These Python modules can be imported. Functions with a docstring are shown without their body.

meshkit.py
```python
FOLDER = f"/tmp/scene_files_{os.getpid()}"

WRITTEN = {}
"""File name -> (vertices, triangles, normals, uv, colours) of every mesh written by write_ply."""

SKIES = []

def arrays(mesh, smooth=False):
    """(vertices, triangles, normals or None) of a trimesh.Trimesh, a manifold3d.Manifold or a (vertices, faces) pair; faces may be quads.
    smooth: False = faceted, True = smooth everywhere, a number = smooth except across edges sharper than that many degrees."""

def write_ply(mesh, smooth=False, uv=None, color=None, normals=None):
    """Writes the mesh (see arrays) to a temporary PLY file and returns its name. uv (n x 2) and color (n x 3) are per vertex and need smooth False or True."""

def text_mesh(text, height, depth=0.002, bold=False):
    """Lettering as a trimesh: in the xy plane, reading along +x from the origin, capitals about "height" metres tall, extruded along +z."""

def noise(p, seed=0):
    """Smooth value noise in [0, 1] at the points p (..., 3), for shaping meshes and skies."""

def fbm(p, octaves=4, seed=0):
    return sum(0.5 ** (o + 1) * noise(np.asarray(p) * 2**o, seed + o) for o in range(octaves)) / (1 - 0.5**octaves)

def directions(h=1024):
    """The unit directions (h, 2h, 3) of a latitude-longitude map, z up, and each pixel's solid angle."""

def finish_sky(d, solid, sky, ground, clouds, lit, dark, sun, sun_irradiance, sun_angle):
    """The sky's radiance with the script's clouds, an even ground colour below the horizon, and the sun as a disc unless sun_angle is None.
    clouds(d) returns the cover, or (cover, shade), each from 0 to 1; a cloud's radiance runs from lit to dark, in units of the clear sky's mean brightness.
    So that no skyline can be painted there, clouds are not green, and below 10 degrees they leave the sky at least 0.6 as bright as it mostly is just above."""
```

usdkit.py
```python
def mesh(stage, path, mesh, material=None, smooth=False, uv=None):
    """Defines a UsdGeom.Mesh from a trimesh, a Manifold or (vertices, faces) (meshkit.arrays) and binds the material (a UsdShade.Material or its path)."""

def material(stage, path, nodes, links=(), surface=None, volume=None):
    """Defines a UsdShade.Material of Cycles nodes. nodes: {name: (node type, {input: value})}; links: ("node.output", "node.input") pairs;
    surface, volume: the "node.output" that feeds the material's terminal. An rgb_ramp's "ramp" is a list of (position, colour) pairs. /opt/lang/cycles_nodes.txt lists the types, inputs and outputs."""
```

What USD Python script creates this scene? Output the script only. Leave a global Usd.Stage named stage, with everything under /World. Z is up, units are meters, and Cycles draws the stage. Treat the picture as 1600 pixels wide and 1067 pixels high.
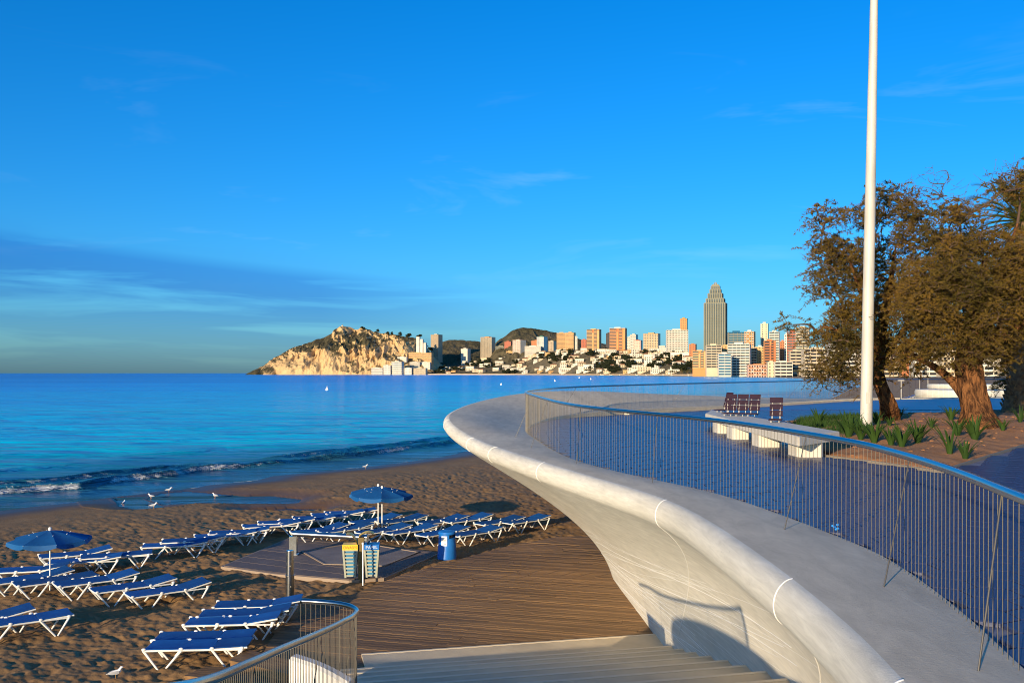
import math, random
import numpy as np, trimesh, usdkit, meshkit, shapely
from shapely.geometry import Polygon, Point, LineString
from scipy.interpolate import CubicSpline, PchipInterpolator
from scipy.spatial import cKDTree
from pxr import Usd, UsdGeom, UsdLux, UsdShade, Gf, Sdf

stage = Usd.Stage.CreateInMemory()
UsdGeom.SetStageUpAxis(stage, UsdGeom.Tokens.z)
UsdGeom.SetStageMetersPerUnit(stage, 1.0)
UsdGeom.Xform.Define(stage, '/World')
UsdGeom.Scope.Define(stage, '/World/Looks')
PI = math.pi
rng = np.random.default_rng(7)

# ------------------------------------------------------------------ camera, sky, sun, exposure
CAMZ, FPX, HOR = 5.6, 1500.0, 583.0            # eye height above the sand, focal length in photo pixels, horizon row
EXPOSURE = 0.58
SKY_STRENGTH = 0.136
SUN_INT, SUN_COL = 1.25, (1.0, 0.80, 0.54)
SUN_EL = math.radians(9.8)
SUN_DIR = np.array([-0.49, -0.87, 0.0]); SUN_DIR /= np.linalg.norm(SUN_DIR)
SUN_DIR = np.array([SUN_DIR[0] * math.cos(SUN_EL), SUN_DIR[1] * math.cos(SUN_EL), math.sin(SUN_EL)])   # towards the sun
SUN_ROT = math.atan2(SUN_DIR[0], SUN_DIR[1])
cam = UsdGeom.Camera.Define(stage, '/World/camera')
cam.AddTranslateOp().Set(Gf.Vec3d(0, 0, CAMZ)); cam.AddRotateXOp().Set(90.0)
cam.CreateHorizontalApertureAttr(36.0); cam.CreateVerticalApertureAttr(36.0 * 682 / 1024)
cam.CreateFocalLengthAttr(36.0 * FPX / 1600)
cam.CreateVerticalApertureOffsetAttr((HOR - 533.5) / 1600 * 36.0)
cam.CreateClippingRangeAttr(Gf.Vec2f(0.1, 100000))
cam.CreateExposureAttr(EXPOSURE)

LOOKS = {}
def mat(name, nodes, links, surface, volume=None):
    LOOKS[name] = usdkit.material(stage, '/World/Looks/' + name, nodes, links, surface=surface, volume=volume)
    return LOOKS[name]

dome = UsdLux.DomeLight.Define(stage, '/World/sky')
dome.GetPrim().SetCustomDataByKey('kind', 'structure')
mat('sky_air', {
    'sky': ('sky_texture', {'sky_type': 'single_scattering', 'sun_disc': False, 'sun_elevation': SUN_EL, 'sun_rotation': SUN_ROT, 'altitude': 20.0, 'air_density': 1.0, 'aerosol_density': 0.7, 'ozone_density': 6.0}),
    'tint': ('mix_color', {'blend_type': 'multiply', 'fac': 1.0, 'b': (0.74, 1.02, 1.15), 'use_clamp': False}),
    'sat': ('hsv', {'hue': 0.5, 'saturation': 1.08, 'value': 1.0, 'fac': 1.0}),
    'tc': ('texture_coordinate', {}),
    'sx': ('separate_xyz', {}),
    # low bank of cloud on the seaward side
    'm1': ('mapping', {'scale': (3.0, 3.0, 34.0), 'rotation': (0.0, 0.03, 0.0)}),
    'n1': ('noise_texture', {'scale': 1.3, 'detail': 7.0, 'roughness': 0.55, 'distortion': 0.5}),
    'elev': ('rgb_ramp', {'ramp': [(0.0, (0.42,) * 3), (0.03, (0.7,) * 3), (0.058, (1.0,) * 3), (0.078, (0.9,) * 3), (0.090, (0.12,) * 3), (0.105, (0.0,) * 3)]}), 'zt': ('math', {'math_type': 'multiply_add', 'value2': 0.08}),
    'az': ('math', {'math_type': 'divide'}),
    'azr': ('map_range', {'from_min': -0.20, 'from_max': 0.02, 'to_min': 1.0, 'to_max': 0.0, 'clamp': True}),
    'c1': ('rgb_ramp', {'ramp': [(0.0, (0,) * 3), (0.36, (0,) * 3), (0.50, (1,) * 3), (1.0, (1,) * 3)]}),
    'mul1': ('math', {'math_type': 'multiply'}), 'mul2': ('math', {'math_type': 'multiply', 'value2': 1.0}), 'mul2b': ('math', {'math_type': 'multiply', 'value2': 0.85}),
    'cloudc': ('mix_color', {'blend_type': 'multiply', 'fac': 1.0, 'b': (0.50, 0.57, 0.80), 'use_clamp': False}),
    'mixc': ('mix_color', {'use_clamp': False}), 
    # thin high wisps
    'm2': ('mapping', {'scale': (2.2, 2.2, 12.0), 'rotation': (0.0, -0.22, 0.3)}),
    'n2': ('noise_texture', {'scale': 1.7, 'detail': 6.0, 'roughness': 0.6, 'distortion': 0.8}),
    'c2': ('rgb_ramp', {'ramp': [(0.0, (0,) * 3), (0.56, (0,) * 3), (0.78, (1,) * 3), (1.0, (1,) * 3)]}),
    'el2': ('rgb_ramp', {'ramp': [(0.0, (0,) * 3), (0.08, (0.2,) * 3), (0.14, (1,) * 3), (0.25, (0.8,) * 3), (0.34, (0.0,) * 3)]}),
    'mul3': ('math', {'math_type': 'multiply'}), 'mul4': ('math', {'math_type': 'multiply', 'value2': 0.13}),
    'wispc': ('hsv', {'hue': 0.5, 'saturation': 0.5, 'value': 1.25, 'fac': 1.0}),
    'mixw': ('mix_color', {'use_clamp': False}),
    'bg': ('background_shader', {'strength': SKY_STRENGTH}),
}, [('sky.color', 'tint.a'), ('tint.result', 'sat.color'), ('tc.generated', 'sx.vector'), ('tc.generated', 'm1.vector'), ('m1.vector', 'n1.vector'), ('n1.fac', 'c1.fac'),
    ('az.value', 'zt.value1'), ('sx.z', 'zt.value3'), ('zt.value', 'elev.fac'), ('sx.x', 'az.value1'), ('sx.y', 'az.value2'), ('az.value', 'azr.value'), ('c1.color', 'mul1.value1'), ('elev.color', 'mul1.value2'),
    ('mul1.value', 'mul2.value1'), ('azr.result', 'mul2.value2'), ('mul2.value', 'mul2b.value1'), ('mul2b.value', 'mixc.fac'), ('sat.color', 'mixc.a'), ('sat.color', 'cloudc.a'), ('cloudc.result', 'mixc.b'),
    ('tc.generated', 'm2.vector'), ('m2.vector', 'n2.vector'), ('n2.fac', 'c2.fac'), ('sx.z', 'el2.fac'), ('c2.color', 'mul3.value1'), ('el2.color', 'mul3.value2'),
    ('mul3.value', 'mul4.value1'), ('mul4.value', 'mixw.fac'), ('mixc.result', 'mixw.a'), ('mixc.result', 'wispc.color'), ('wispc.color', 'mixw.b'),
    ('mixw.result', 'bg.color')], 'bg.background')
UsdShade.MaterialBindingAPI.Apply(dome.GetPrim()).Bind(LOOKS['sky_air'])
sun = UsdLux.DistantLight.Define(stage, '/World/sun')
sun.CreateIntensityAttr(SUN_INT); sun.CreateAngleAttr(0.5); sun.CreateNormalizeAttr(True); sun.CreateColorAttr(Gf.Vec3f(*SUN_COL))
sun.AddTransformOp().Set(Gf.Matrix4d().SetRotate(Gf.Rotation(Gf.Vec3d(0, 0, 1), Gf.Vec3d(*map(float, SUN_DIR)))))

# ------------------------------------------------------------------ helpers
def P(px, py, z=0.0):
    """The point at height z seen at a photo pixel."""
    d = FPX * (CAMZ - z) / (py - HOR)
    return np.array([(px - 800) * d / FPX, d, z])
def D(px, py, d):
    return np.array([(px - 800) * d / FPX, d, CAMZ - (py - HOR) * d / FPX])

class MB:
    def __init__(self): self.v, self.f, self.n = [], [], 0
    def add(self, v, f):
        v, f = np.asarray(v, float).reshape(-1, 3), np.asarray(f, int)
        if f.shape[1] == 4: f = np.vstack([f[:, [0, 1, 2]], f[:, [0, 2, 3]]])
        self.v.append(v); self.f.append(f + self.n); self.n += len(v); return self
    def mesh(self): return np.vstack(self.v), np.vstack(self.f)
    BF = np.array([[0, 3, 2, 1], [4, 5, 6, 7], [0, 1, 5, 4], [1, 2, 6, 5], [2, 3, 7, 6], [3, 0, 4, 7]])
    def hexa(self, a): return self.add(a, self.BF)
    def box(self, x0, x1, y0, y1, z0, z1):
        return self.hexa([(x0, y0, z0), (x1, y0, z0), (x1, y1, z0), (x0, y1, z0), (x0, y0, z1), (x1, y0, z1), (x1, y1, z1), (x0, y1, z1)])
    def taper(self, c, w0, d0, w1, d1, z0, z1):
        x, y = c
        return self.hexa([(x - w0 / 2, y - d0 / 2, z0), (x + w0 / 2, y - d0 / 2, z0), (x + w0 / 2, y + d0 / 2, z0), (x - w0 / 2, y + d0 / 2, z0),
                          (x - w1 / 2, y - d1 / 2, z1), (x + w1 / 2, y - d1 / 2, z1), (x + w1 / 2, y + d1 / 2, z1), (x - w1 / 2, y + d1 / 2, z1)])
    def beam(self, p, q, w, h, up=(0, 0, 1)):
        p, q = np.asarray(p, float), np.asarray(q, float)
        t = (q - p) / np.linalg.norm(q - p); s = np.cross(t, up); s /= np.linalg.norm(s); u = np.cross(s, t)
        s, u = s * w / 2, u * h / 2
        return self.hexa([p - s - u, p + s - u, q + s - u, q - s - u, p - s + u, p + s + u, q + s + u, q - s + u])
    def tube(self, pts, r, sides=8, caps=True):
        p = np.asarray(pts, float); n = len(p)
        t = np.gradient(p, axis=0); t /= np.linalg.norm(t, axis=1, keepdims=True) + 1e-12
        r = np.broadcast_to(np.asarray(r, float), (n,))
        ref = np.array([0, 0, 1.0]) if abs(t[0, 2]) < 0.9 else np.array([1.0, 0, 0])
        A = np.zeros_like(p); a = np.cross(t[0], ref)
        for i in range(n):
            a = a - t[i] * (a @ t[i]); a /= np.linalg.norm(a) + 1e-12; A[i] = a
        Bv = np.cross(t, A); ang = np.arange(sides) * 2 * PI / sides
        v = p[:, None] + r[:, None, None] * (np.cos(ang)[None, :, None] * A[:, None] + np.sin(ang)[None, :, None] * Bv[:, None])
        i, j = np.meshgrid(np.arange(n - 1), np.arange(sides), indexing='ij')
        q = np.stack([i * sides + j, i * sides + (j + 1) % sides, (i + 1) * sides + (j + 1) % sides, (i + 1) * sides + j], -1).reshape(-1, 4)
        v = v.reshape(-1, 3); f = np.vstack([q[:, [0, 1, 2]], q[:, [0, 2, 3]]])
        if caps:
            v = np.vstack([v, p[0], p[-1]]); k = np.arange(sides)
            f = np.vstack([f, np.stack([np.full(sides, n * sides), (k + 1) % sides, k], 1), np.stack([np.full(sides, n * sides + 1), (n - 1) * sides + k, (n - 1) * sides + (k + 1) % sides], 1)])
        return self.add(v, f)
    def grid(self, V, flip=False):
        """V (n, m, 3) as a sheet."""
        n, m = V.shape[:2]
        i, j = np.meshgrid(np.arange(n - 1), np.arange(m - 1), indexing='ij')
        q = np.stack([i * m + j, (i + 1) * m + j, (i + 1) * m + j + 1, i * m + j + 1], -1).reshape(-1, 4)
        return self.add(V.reshape(-1, 3), q[:, ::-1] if flip else q)
    def ball(self, c, r, sub=1):
        m = trimesh.creation.icosphere(sub, 1.0)
        return self.add(m.vertices * np.asarray(r) + np.asarray(c), m.faces)
    def tm(self, m): return self.add(m.vertices, m.faces)
    def poly(self, pts, z0, z1):
        m = trimesh.creation.extrude_polygon(Polygon(pts) if not isinstance(pts, Polygon) else pts, z1 - z0, engine='earcut')
        return self.add(m.vertices + [0, 0, z0], m.faces)
    def rev(self, prof, seg=24, c=(0, 0, 0), a0=0.0, a1=2 * PI):
        """prof: (r, z) list, turned round the z axis."""
        a = np.linspace(a0, a1, seg + 1); prof = np.asarray(prof, float)
        V = np.stack([np.cos(a)[:, None] * prof[None, :, 0], np.sin(a)[:, None] * prof[None, :, 0], np.broadcast_to(prof[None, :, 1], (seg + 1, len(prof)))], -1) + np.asarray(c)
        return self.grid(V)
    def xf(self, yaw=0.0, loc=(0, 0, 0), scale=1.0):
        c, s = math.cos(yaw), math.sin(yaw); R = np.array([[c, -s, 0], [s, c, 0], [0, 0, 1]])
        self.v = [(v * scale) @ R.T + np.asarray(loc) for v in self.v]; return self

names = {}
def unique(parent, name):
    k = names.get((parent, name), 0); names[(parent, name)] = k + 1
    return f'{parent}/{name}' + (f'_{k:03d}' if k else '')
def tag(prim, label=None, cat=None, group=None, kind=None):
    for k, v in (('label', label), ('category', cat), ('group', group), ('kind', kind)):
        if v: prim.SetCustomDataByKey(k, v)
class Thing:
    def __init__(self, name, label=None, cat=None, loc=(0, 0, 0), yaw=0.0, group=None, kind=None, scale=None):
        self.path, self.loc = unique('/World', name), np.asarray(loc, float)
        x = UsdGeom.Xform.Define(stage, self.path); self.prim = x.GetPrim(); self.name = name
        x.AddTranslateOp().Set(Gf.Vec3d(*map(float, loc))); x.AddRotateZOp().Set(math.degrees(yaw))
        if scale is not None: x.AddScaleOp().Set(Gf.Vec3f(*map(float, scale)))
        tag(self.prim, label, cat, group, kind)
    def add(self, name, mb, material, smooth=False, world=False, parent=None, label=None, kind=None):
        v, f = mb.mesh() if isinstance(mb, MB) else mb
        if world: v = v - self.loc
        path = unique(parent or self.path, name)
        m = usdkit.mesh(stage, path, (v, f), LOOKS[material], smooth=smooth)
        tag(m.GetPrim(), label, kind=kind)
        return path
def single(name, mb, material, label=None, cat=None, smooth=False, group=None, kind=None, primvars=None):
    path = unique('/World', name); v, f = mb.mesh() if isinstance(mb, MB) else mb
    m = usdkit.mesh(stage, path, (v, f), LOOKS[material], smooth=smooth)
    for k, a in (primvars or {}).items():
        UsdGeom.PrimvarsAPI(m).CreatePrimvar(k, Sdf.ValueTypeNames.FloatArray, 'vertex').Set(np.asarray(a, np.float32).tolist())
    tag(m.GetPrim(), label, cat, group, kind); return m
def copy(src, label, cat, loc, yaw=0.0, group=None, scale=None):
    """One more of a thing: an Xform of its own that references the first."""
    path = unique('/World', src.name); x = UsdGeom.Xform.Define(stage, path); p = x.GetPrim()
    p.GetReferences().AddInternalReference(src.path); p.SetInstanceable(True)
    x.ClearXformOpOrder(); x.AddTranslateOp().Set(Gf.Vec3d(*map(float, loc))); x.AddRotateZOp().Set(math.degrees(yaw))
    if scale is not None: x.AddScaleOp().Set(Gf.Vec3f(*map(float, scale)))
    tag(p, label, cat, group); return p
class Family:
    """The first place moves the thing itself, the next ones are copies."""
    def __init__(self, builder): self.builder, self.first = builder, None
    def put(self, label, cat, loc, yaw=0.0, group=None, scale=None):
        if self.first is None:
            self.first = self.builder(label, cat, loc, yaw, group, scale); return self.first.prim
        return copy(self.first, label, cat, loc, yaw, group, scale)
ORD = 'first second third fourth fifth sixth seventh eighth ninth tenth eleventh twelfth thirteenth fourteenth'.split()

# ------------------------------------------------------------------ materials
def plain(name, c, rough=0.5, metallic=0.0, c2=None, scale=6.0, bump=0.0, bscale=40.0, coord='object', spec=0.5, stretch=(1, 1, 1), detail=4.0, bdist=0.02, lo=0.35, hi=0.65, vary=0.0):
    nodes = {'p': ('principled_bsdf', {'roughness': rough, 'metallic': metallic, 'specular_ior_level': spec, 'base_color': c})}
    links = []
    if c2 is not None or bump:
        nodes['tc'] = ('texture_coordinate', {}) if coord == 'object' else ('geometry', {})
        src = 'tc.object' if coord == 'object' else 'tc.position'
        nodes['mp'] = ('mapping', {'scale': stretch}); links.append((src, 'mp.vector'))
    last = None
    if c2 is not None:
        nodes['n'] = ('noise_texture', {'scale': scale, 'detail': detail, 'roughness': 0.6})
        nodes['r'] = ('rgb_ramp', {'ramp': [(0, c), (lo, c), (hi, c2), (1, c2)]})
        links += [('mp.vector', 'n.vector'), ('n.fac', 'r.fac')]; last = 'r.color'
    if vary:
        nodes['oi'] = ('object_info', {}); nodes['hv'] = ('map_range', {'from_min': 0.0, 'from_max': 1.0, 'to_min': 1 - vary, 'to_max': 1 + vary})
        nodes['hs'] = ('hsv', {'hue': 0.5, 'saturation': 1.0, 'fac': 1.0, 'color': c})
        links += [('oi.random', 'hv.value'), ('hv.result', 'hs.value')]
        if last: links.append((last, 'hs.color'))
        last = 'hs.color'
    if last: links.append((last, 'p.base_color'))
    if bump:
        nodes['nb'] = ('noise_texture', {'scale': bscale, 'detail': 5.0, 'roughness': 0.6}); nodes['b'] = ('bump', {'strength': bump, 'distance': bdist})
        links += [('mp.vector', 'nb.vector'), ('nb.fac', 'b.height'), ('b.normal', 'p.normal')]
    return mat(name, nodes, links, 'p.BSDF')

plain('white_plastic', (0.78, 0.77, 0.73), 0.4, c2=(0.66, 0.65, 0.6), scale=5)
plain('blue_textile', (0.003, 0.060, 0.23), 0.75, c2=(0.006, 0.080, 0.28), scale=3.0, vary=0.22, bump=0.15, bscale=60, spec=0.25)
plain('blue_canopy', (0.004, 0.065, 0.20), 0.7, c2=(0.006, 0.085, 0.25), scale=2.0, spec=0.25)
plain('steel', (0.55, 0.55, 0.53), 0.22, 1.0, c2=(0.45, 0.45, 0.44), scale=9)
plain('steel_bar', (0.17, 0.15, 0.12), 0.45, 0.7)
plain('steel_rail', (0.40, 0.40, 0.385), 0.2, 1.0)
def concrete(name, c, c2, dark, fine):
    """Cast concrete: broad clouding, long trowel streaks, pores, and a few darker stains."""
    return mat(name, {'g': ('geometry', {}), 'm1': ('mapping', {'scale': (1.0, 0.5, 1.4)}), 'n1': ('noise_texture', {'scale': 0.9, 'detail': 8, 'roughness': 0.62}), 'r1': ('rgb_ramp', {'ramp': [(0.32, c), (0.68, c2)]}),
        'm2': ('mapping', {'scale': (1.2, 0.35, 5.0), 'rotation': (0, 0, 0.25)}), 'n2': ('noise_texture', {'scale': 4.0, 'detail': 7, 'roughness': 0.7, 'distortion': 0.6}), 'r2': ('map_range', {'from_min': 0.3, 'from_max': 0.7, 'to_min': 0.82, 'to_max': 1.12}),
        'v': ('voronoi_texture', {'scale': 9.0, 'randomness': 1.0}), 'rv': ('map_range', {'from_min': 0.03, 'from_max': 0.07, 'to_min': 0.55, 'to_max': 1.0, 'clamp': True}),
        'n3': ('noise_texture', {'scale': 0.45, 'detail': 6, 'roughness': 0.7}), 'r3': ('rgb_ramp', {'ramp': [(0, (0,) * 3), (0.55, (0,) * 3), (0.75, (0.55,) * 3), (1, (0.7,) * 3)]}),
        'mm': ('math', {'math_type': 'multiply'}), 'hs': ('hsv', {'hue': 0.5, 'saturation': 1.0, 'fac': 1.0}), 'mx': ('mix_color', {'b': dark}), 'nb': ('noise_texture', {'scale': 38, 'detail': 6, 'roughness': 0.7}), 'bb': ('math', {'math_type': 'multiply_add', 'value2': 0.6}), 'b': ('bump', {'strength': fine, 'distance': 0.02}),
        'p': ('principled_bsdf', {'roughness': 0.72, 'specular_ior_level': 0.3})},
        [('g.position', 'm1.vector'), ('m1.vector', 'n1.vector'), ('n1.fac', 'r1.fac'), ('g.position', 'm2.vector'), ('m2.vector', 'n2.vector'), ('n2.fac', 'r2.value'), ('g.position', 'v.vector'), ('v.distance', 'rv.value'), ('r2.result', 'mm.value1'), ('rv.result', 'mm.value2'),
         ('mm.value', 'hs.value'), ('r1.color', 'hs.color'), ('g.position', 'n3.vector'), ('n3.fac', 'r3.fac'), ('r3.color', 'mx.fac'), ('hs.color', 'mx.a'), ('mx.result', 'p.base_color'), ('g.position', 'nb.vector'), ('n2.fac', 'bb.value1'), ('nb.fac', 'bb.value3'), ('bb.value', 'b.height'), ('b.normal', 'p.normal')], 'p.BSDF')
concrete('concrete_shell', (0.69, 0.65, 0.545), (0.575, 0.54, 0.445), (0.46, 0.43, 0.34), 0.32)
concrete('concrete_top', (0.60, 0.51, 0.37), (0.48, 0.41, 0.30), (0.38, 0.325, 0.24), 0.18)
plain('joint_white', (0.80, 0.78, 0.72), 0.6)
plain('step_nosing', (0.64, 0.53, 0.37), 0.75)
plain('concrete_step', (0.62, 0.50, 0.325), 0.8, c2=(0.46, 0.37, 0.245), scale=0.9, coord='world', bump=0.3, bscale=30, detail=8)
plain('mast_paint', (0.54, 0.505, 0.43), 0.5, c2=(0.42, 0.39, 0.33), scale=1.5, stretch=(3, 3, 0.5))
plain('bench_concrete', (0.62, 0.56, 0.46), 0.75, c2=(0.54, 0.49, 0.40), scale=2.5, bump=0.2, bscale=40)
plain('slat_plum', (0.030, 0.013, 0.026), 0.7, c2=(0.020, 0.009, 0.018), scale=5, stretch=(1, 8, 1), spec=0.15)
plain('bin_blue', (0.008, 0.14, 0.48), 0.35, c2=(0.01, 0.12, 0.40), scale=3)
plain('bin_yellow', (0.75, 0.50, 0.02), 0.45); plain('bin_olive', (0.13, 0.085, 0.02), 0.6); plain('bin_grey', (0.32, 0.33, 0.25), 0.55)
plain('bin_dark', (0.012, 0.014, 0.02), 0.5); plain('bin_liner', (0.02, 0.16, 0.30), 0.6); plain('orange_print', (0.62, 0.16, 0.01), 0.6); plain('pale_print', (0.45, 0.55, 0.70), 0.6)
plain('paper_white', (0.75, 0.75, 0.72), 0.6); plain('ink_dark', (0.04, 0.04, 0.05), 0.6)
plain('soil', (0.46, 0.195, 0.062), 0.95, c2=(0.26, 0.108, 0.036), scale=1.6, coord='world', bump=0.8, bscale=14, detail=9, bdist=0.05)
plain('pad_board', (0.145, 0.105, 0.085), 0.75, c2=(0.10, 0.073, 0.06), scale=1.2, coord='world', bump=0.2, bscale=20)
plain('pad_slab', (0.20, 0.165, 0.145), 0.75, c2=(0.15, 0.12, 0.105), scale=1.5, coord='world')
plain('pad_frame', (0.27, 0.20, 0.14), 0.7)
plain('gull_white', (0.80, 0.79, 0.76), 0.6); plain('gull_grey', (0.30, 0.31, 0.33), 0.6); plain('gull_orange', (0.55, 0.22, 0.03), 0.5); plain('gull_black', (0.02, 0.02, 0.02), 0.5)
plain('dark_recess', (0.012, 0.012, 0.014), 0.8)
plain('scrap_blue', (0.01, 0.22, 0.62), 0.6)

def wood(name, c1, c2):
    return mat(name, {'g': ('geometry', {}), 'mp': ('mapping', {'scale': (0.7, 9.0, 2.0), 'rotation': (0, 0, 0.285)}), 'n': ('noise_texture', {'scale': 2.2, 'detail': 8, 'roughness': 0.65}),
        'n2': ('noise_texture', {'scale': 0.30, 'detail': 3}), 'oi': ('object_info', {}), 'r': ('rgb_ramp', {'ramp': [(0, c1), (0.3, c1), (0.7, c2), (1, c2)]}),
        'm': ('map_range', {'from_min': 0, 'from_max': 1, 'to_min': 0.74, 'to_max': 1.22}), 'm2': ('map_range', {'from_min': 0.3, 'from_max': 0.7, 'to_min': 0.75, 'to_max': 1.2}),
        'mm': ('math', {'math_type': 'multiply'}), 'h': ('hsv', {'hue': 0.5, 'saturation': 1.0, 'fac': 1.0}), 'b': ('bump', {'strength': 0.35, 'distance': 0.01}),
        'p': ('principled_bsdf', {'roughness': 0.7, 'specular_ior_level': 0.3})},
        [('g.position', 'mp.vector'), ('mp.vector', 'n.vector'), ('g.position', 'n2.vector'), ('n.fac', 'r.fac'), ('oi.random', 'm.value'), ('n2.fac', 'm2.value'), ('m.result', 'mm.value1'), ('m2.result', 'mm.value2'),
         ('mm.value', 'h.value'), ('r.color', 'h.color'), ('h.color', 'p.base_color'), ('n.fac', 'b.height'), ('b.normal', 'p.normal')], 'p.BSDF')
wood('deck_wood', (0.265, 0.148, 0.058), (0.145, 0.078, 0.030))
wood('deck_wood_side', (0.30, 0.16, 0.06), (0.21, 0.11, 0.045))

mat('sand', {'g': ('geometry', {}), 'n': ('noise_texture', {'scale': 1.3, 'detail': 8, 'roughness': 0.7}), 'nf': ('noise_texture', {'scale': 30.0, 'detail': 4, 'roughness': 0.7}),
    'r': ('rgb_ramp', {'ramp': [(0, (0.175, 0.094, 0.036)), (0.35, (0.215, 0.117, 0.045)), (0.65, (0.285, 0.163, 0.067)), (1, (0.32, 0.186, 0.078))]}),
    'w': ('attribute', {'attribute': 'wet'}), 'wc': ('mix_color', {'b': (0.085, 0.049, 0.028)}), 'wr': ('map_range', {'from_min': 0, 'from_max': 1, 'to_min': 0.95, 'to_max': 0.42}),
    'b': ('bump', {'strength': 0.5, 'distance': 0.02}), 'p': ('principled_bsdf', {'specular_ior_level': 0.25})},
    [('g.position', 'n.vector'), ('g.position', 'nf.vector'), ('n.fac', 'r.fac'), ('r.color', 'wc.a'), ('w.fac', 'wc.fac'), ('wc.result', 'p.base_color'), ('w.fac', 'wr.value'), ('wr.result', 'p.roughness'), ('nf.fac', 'b.height'), ('b.normal', 'p.normal')], 'p.BSDF')
plain('far_sand', (0.30, 0.19, 0.105), 0.95, c2=(0.25, 0.155, 0.085), scale=0.06, coord='world', spec=0.1)

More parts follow.
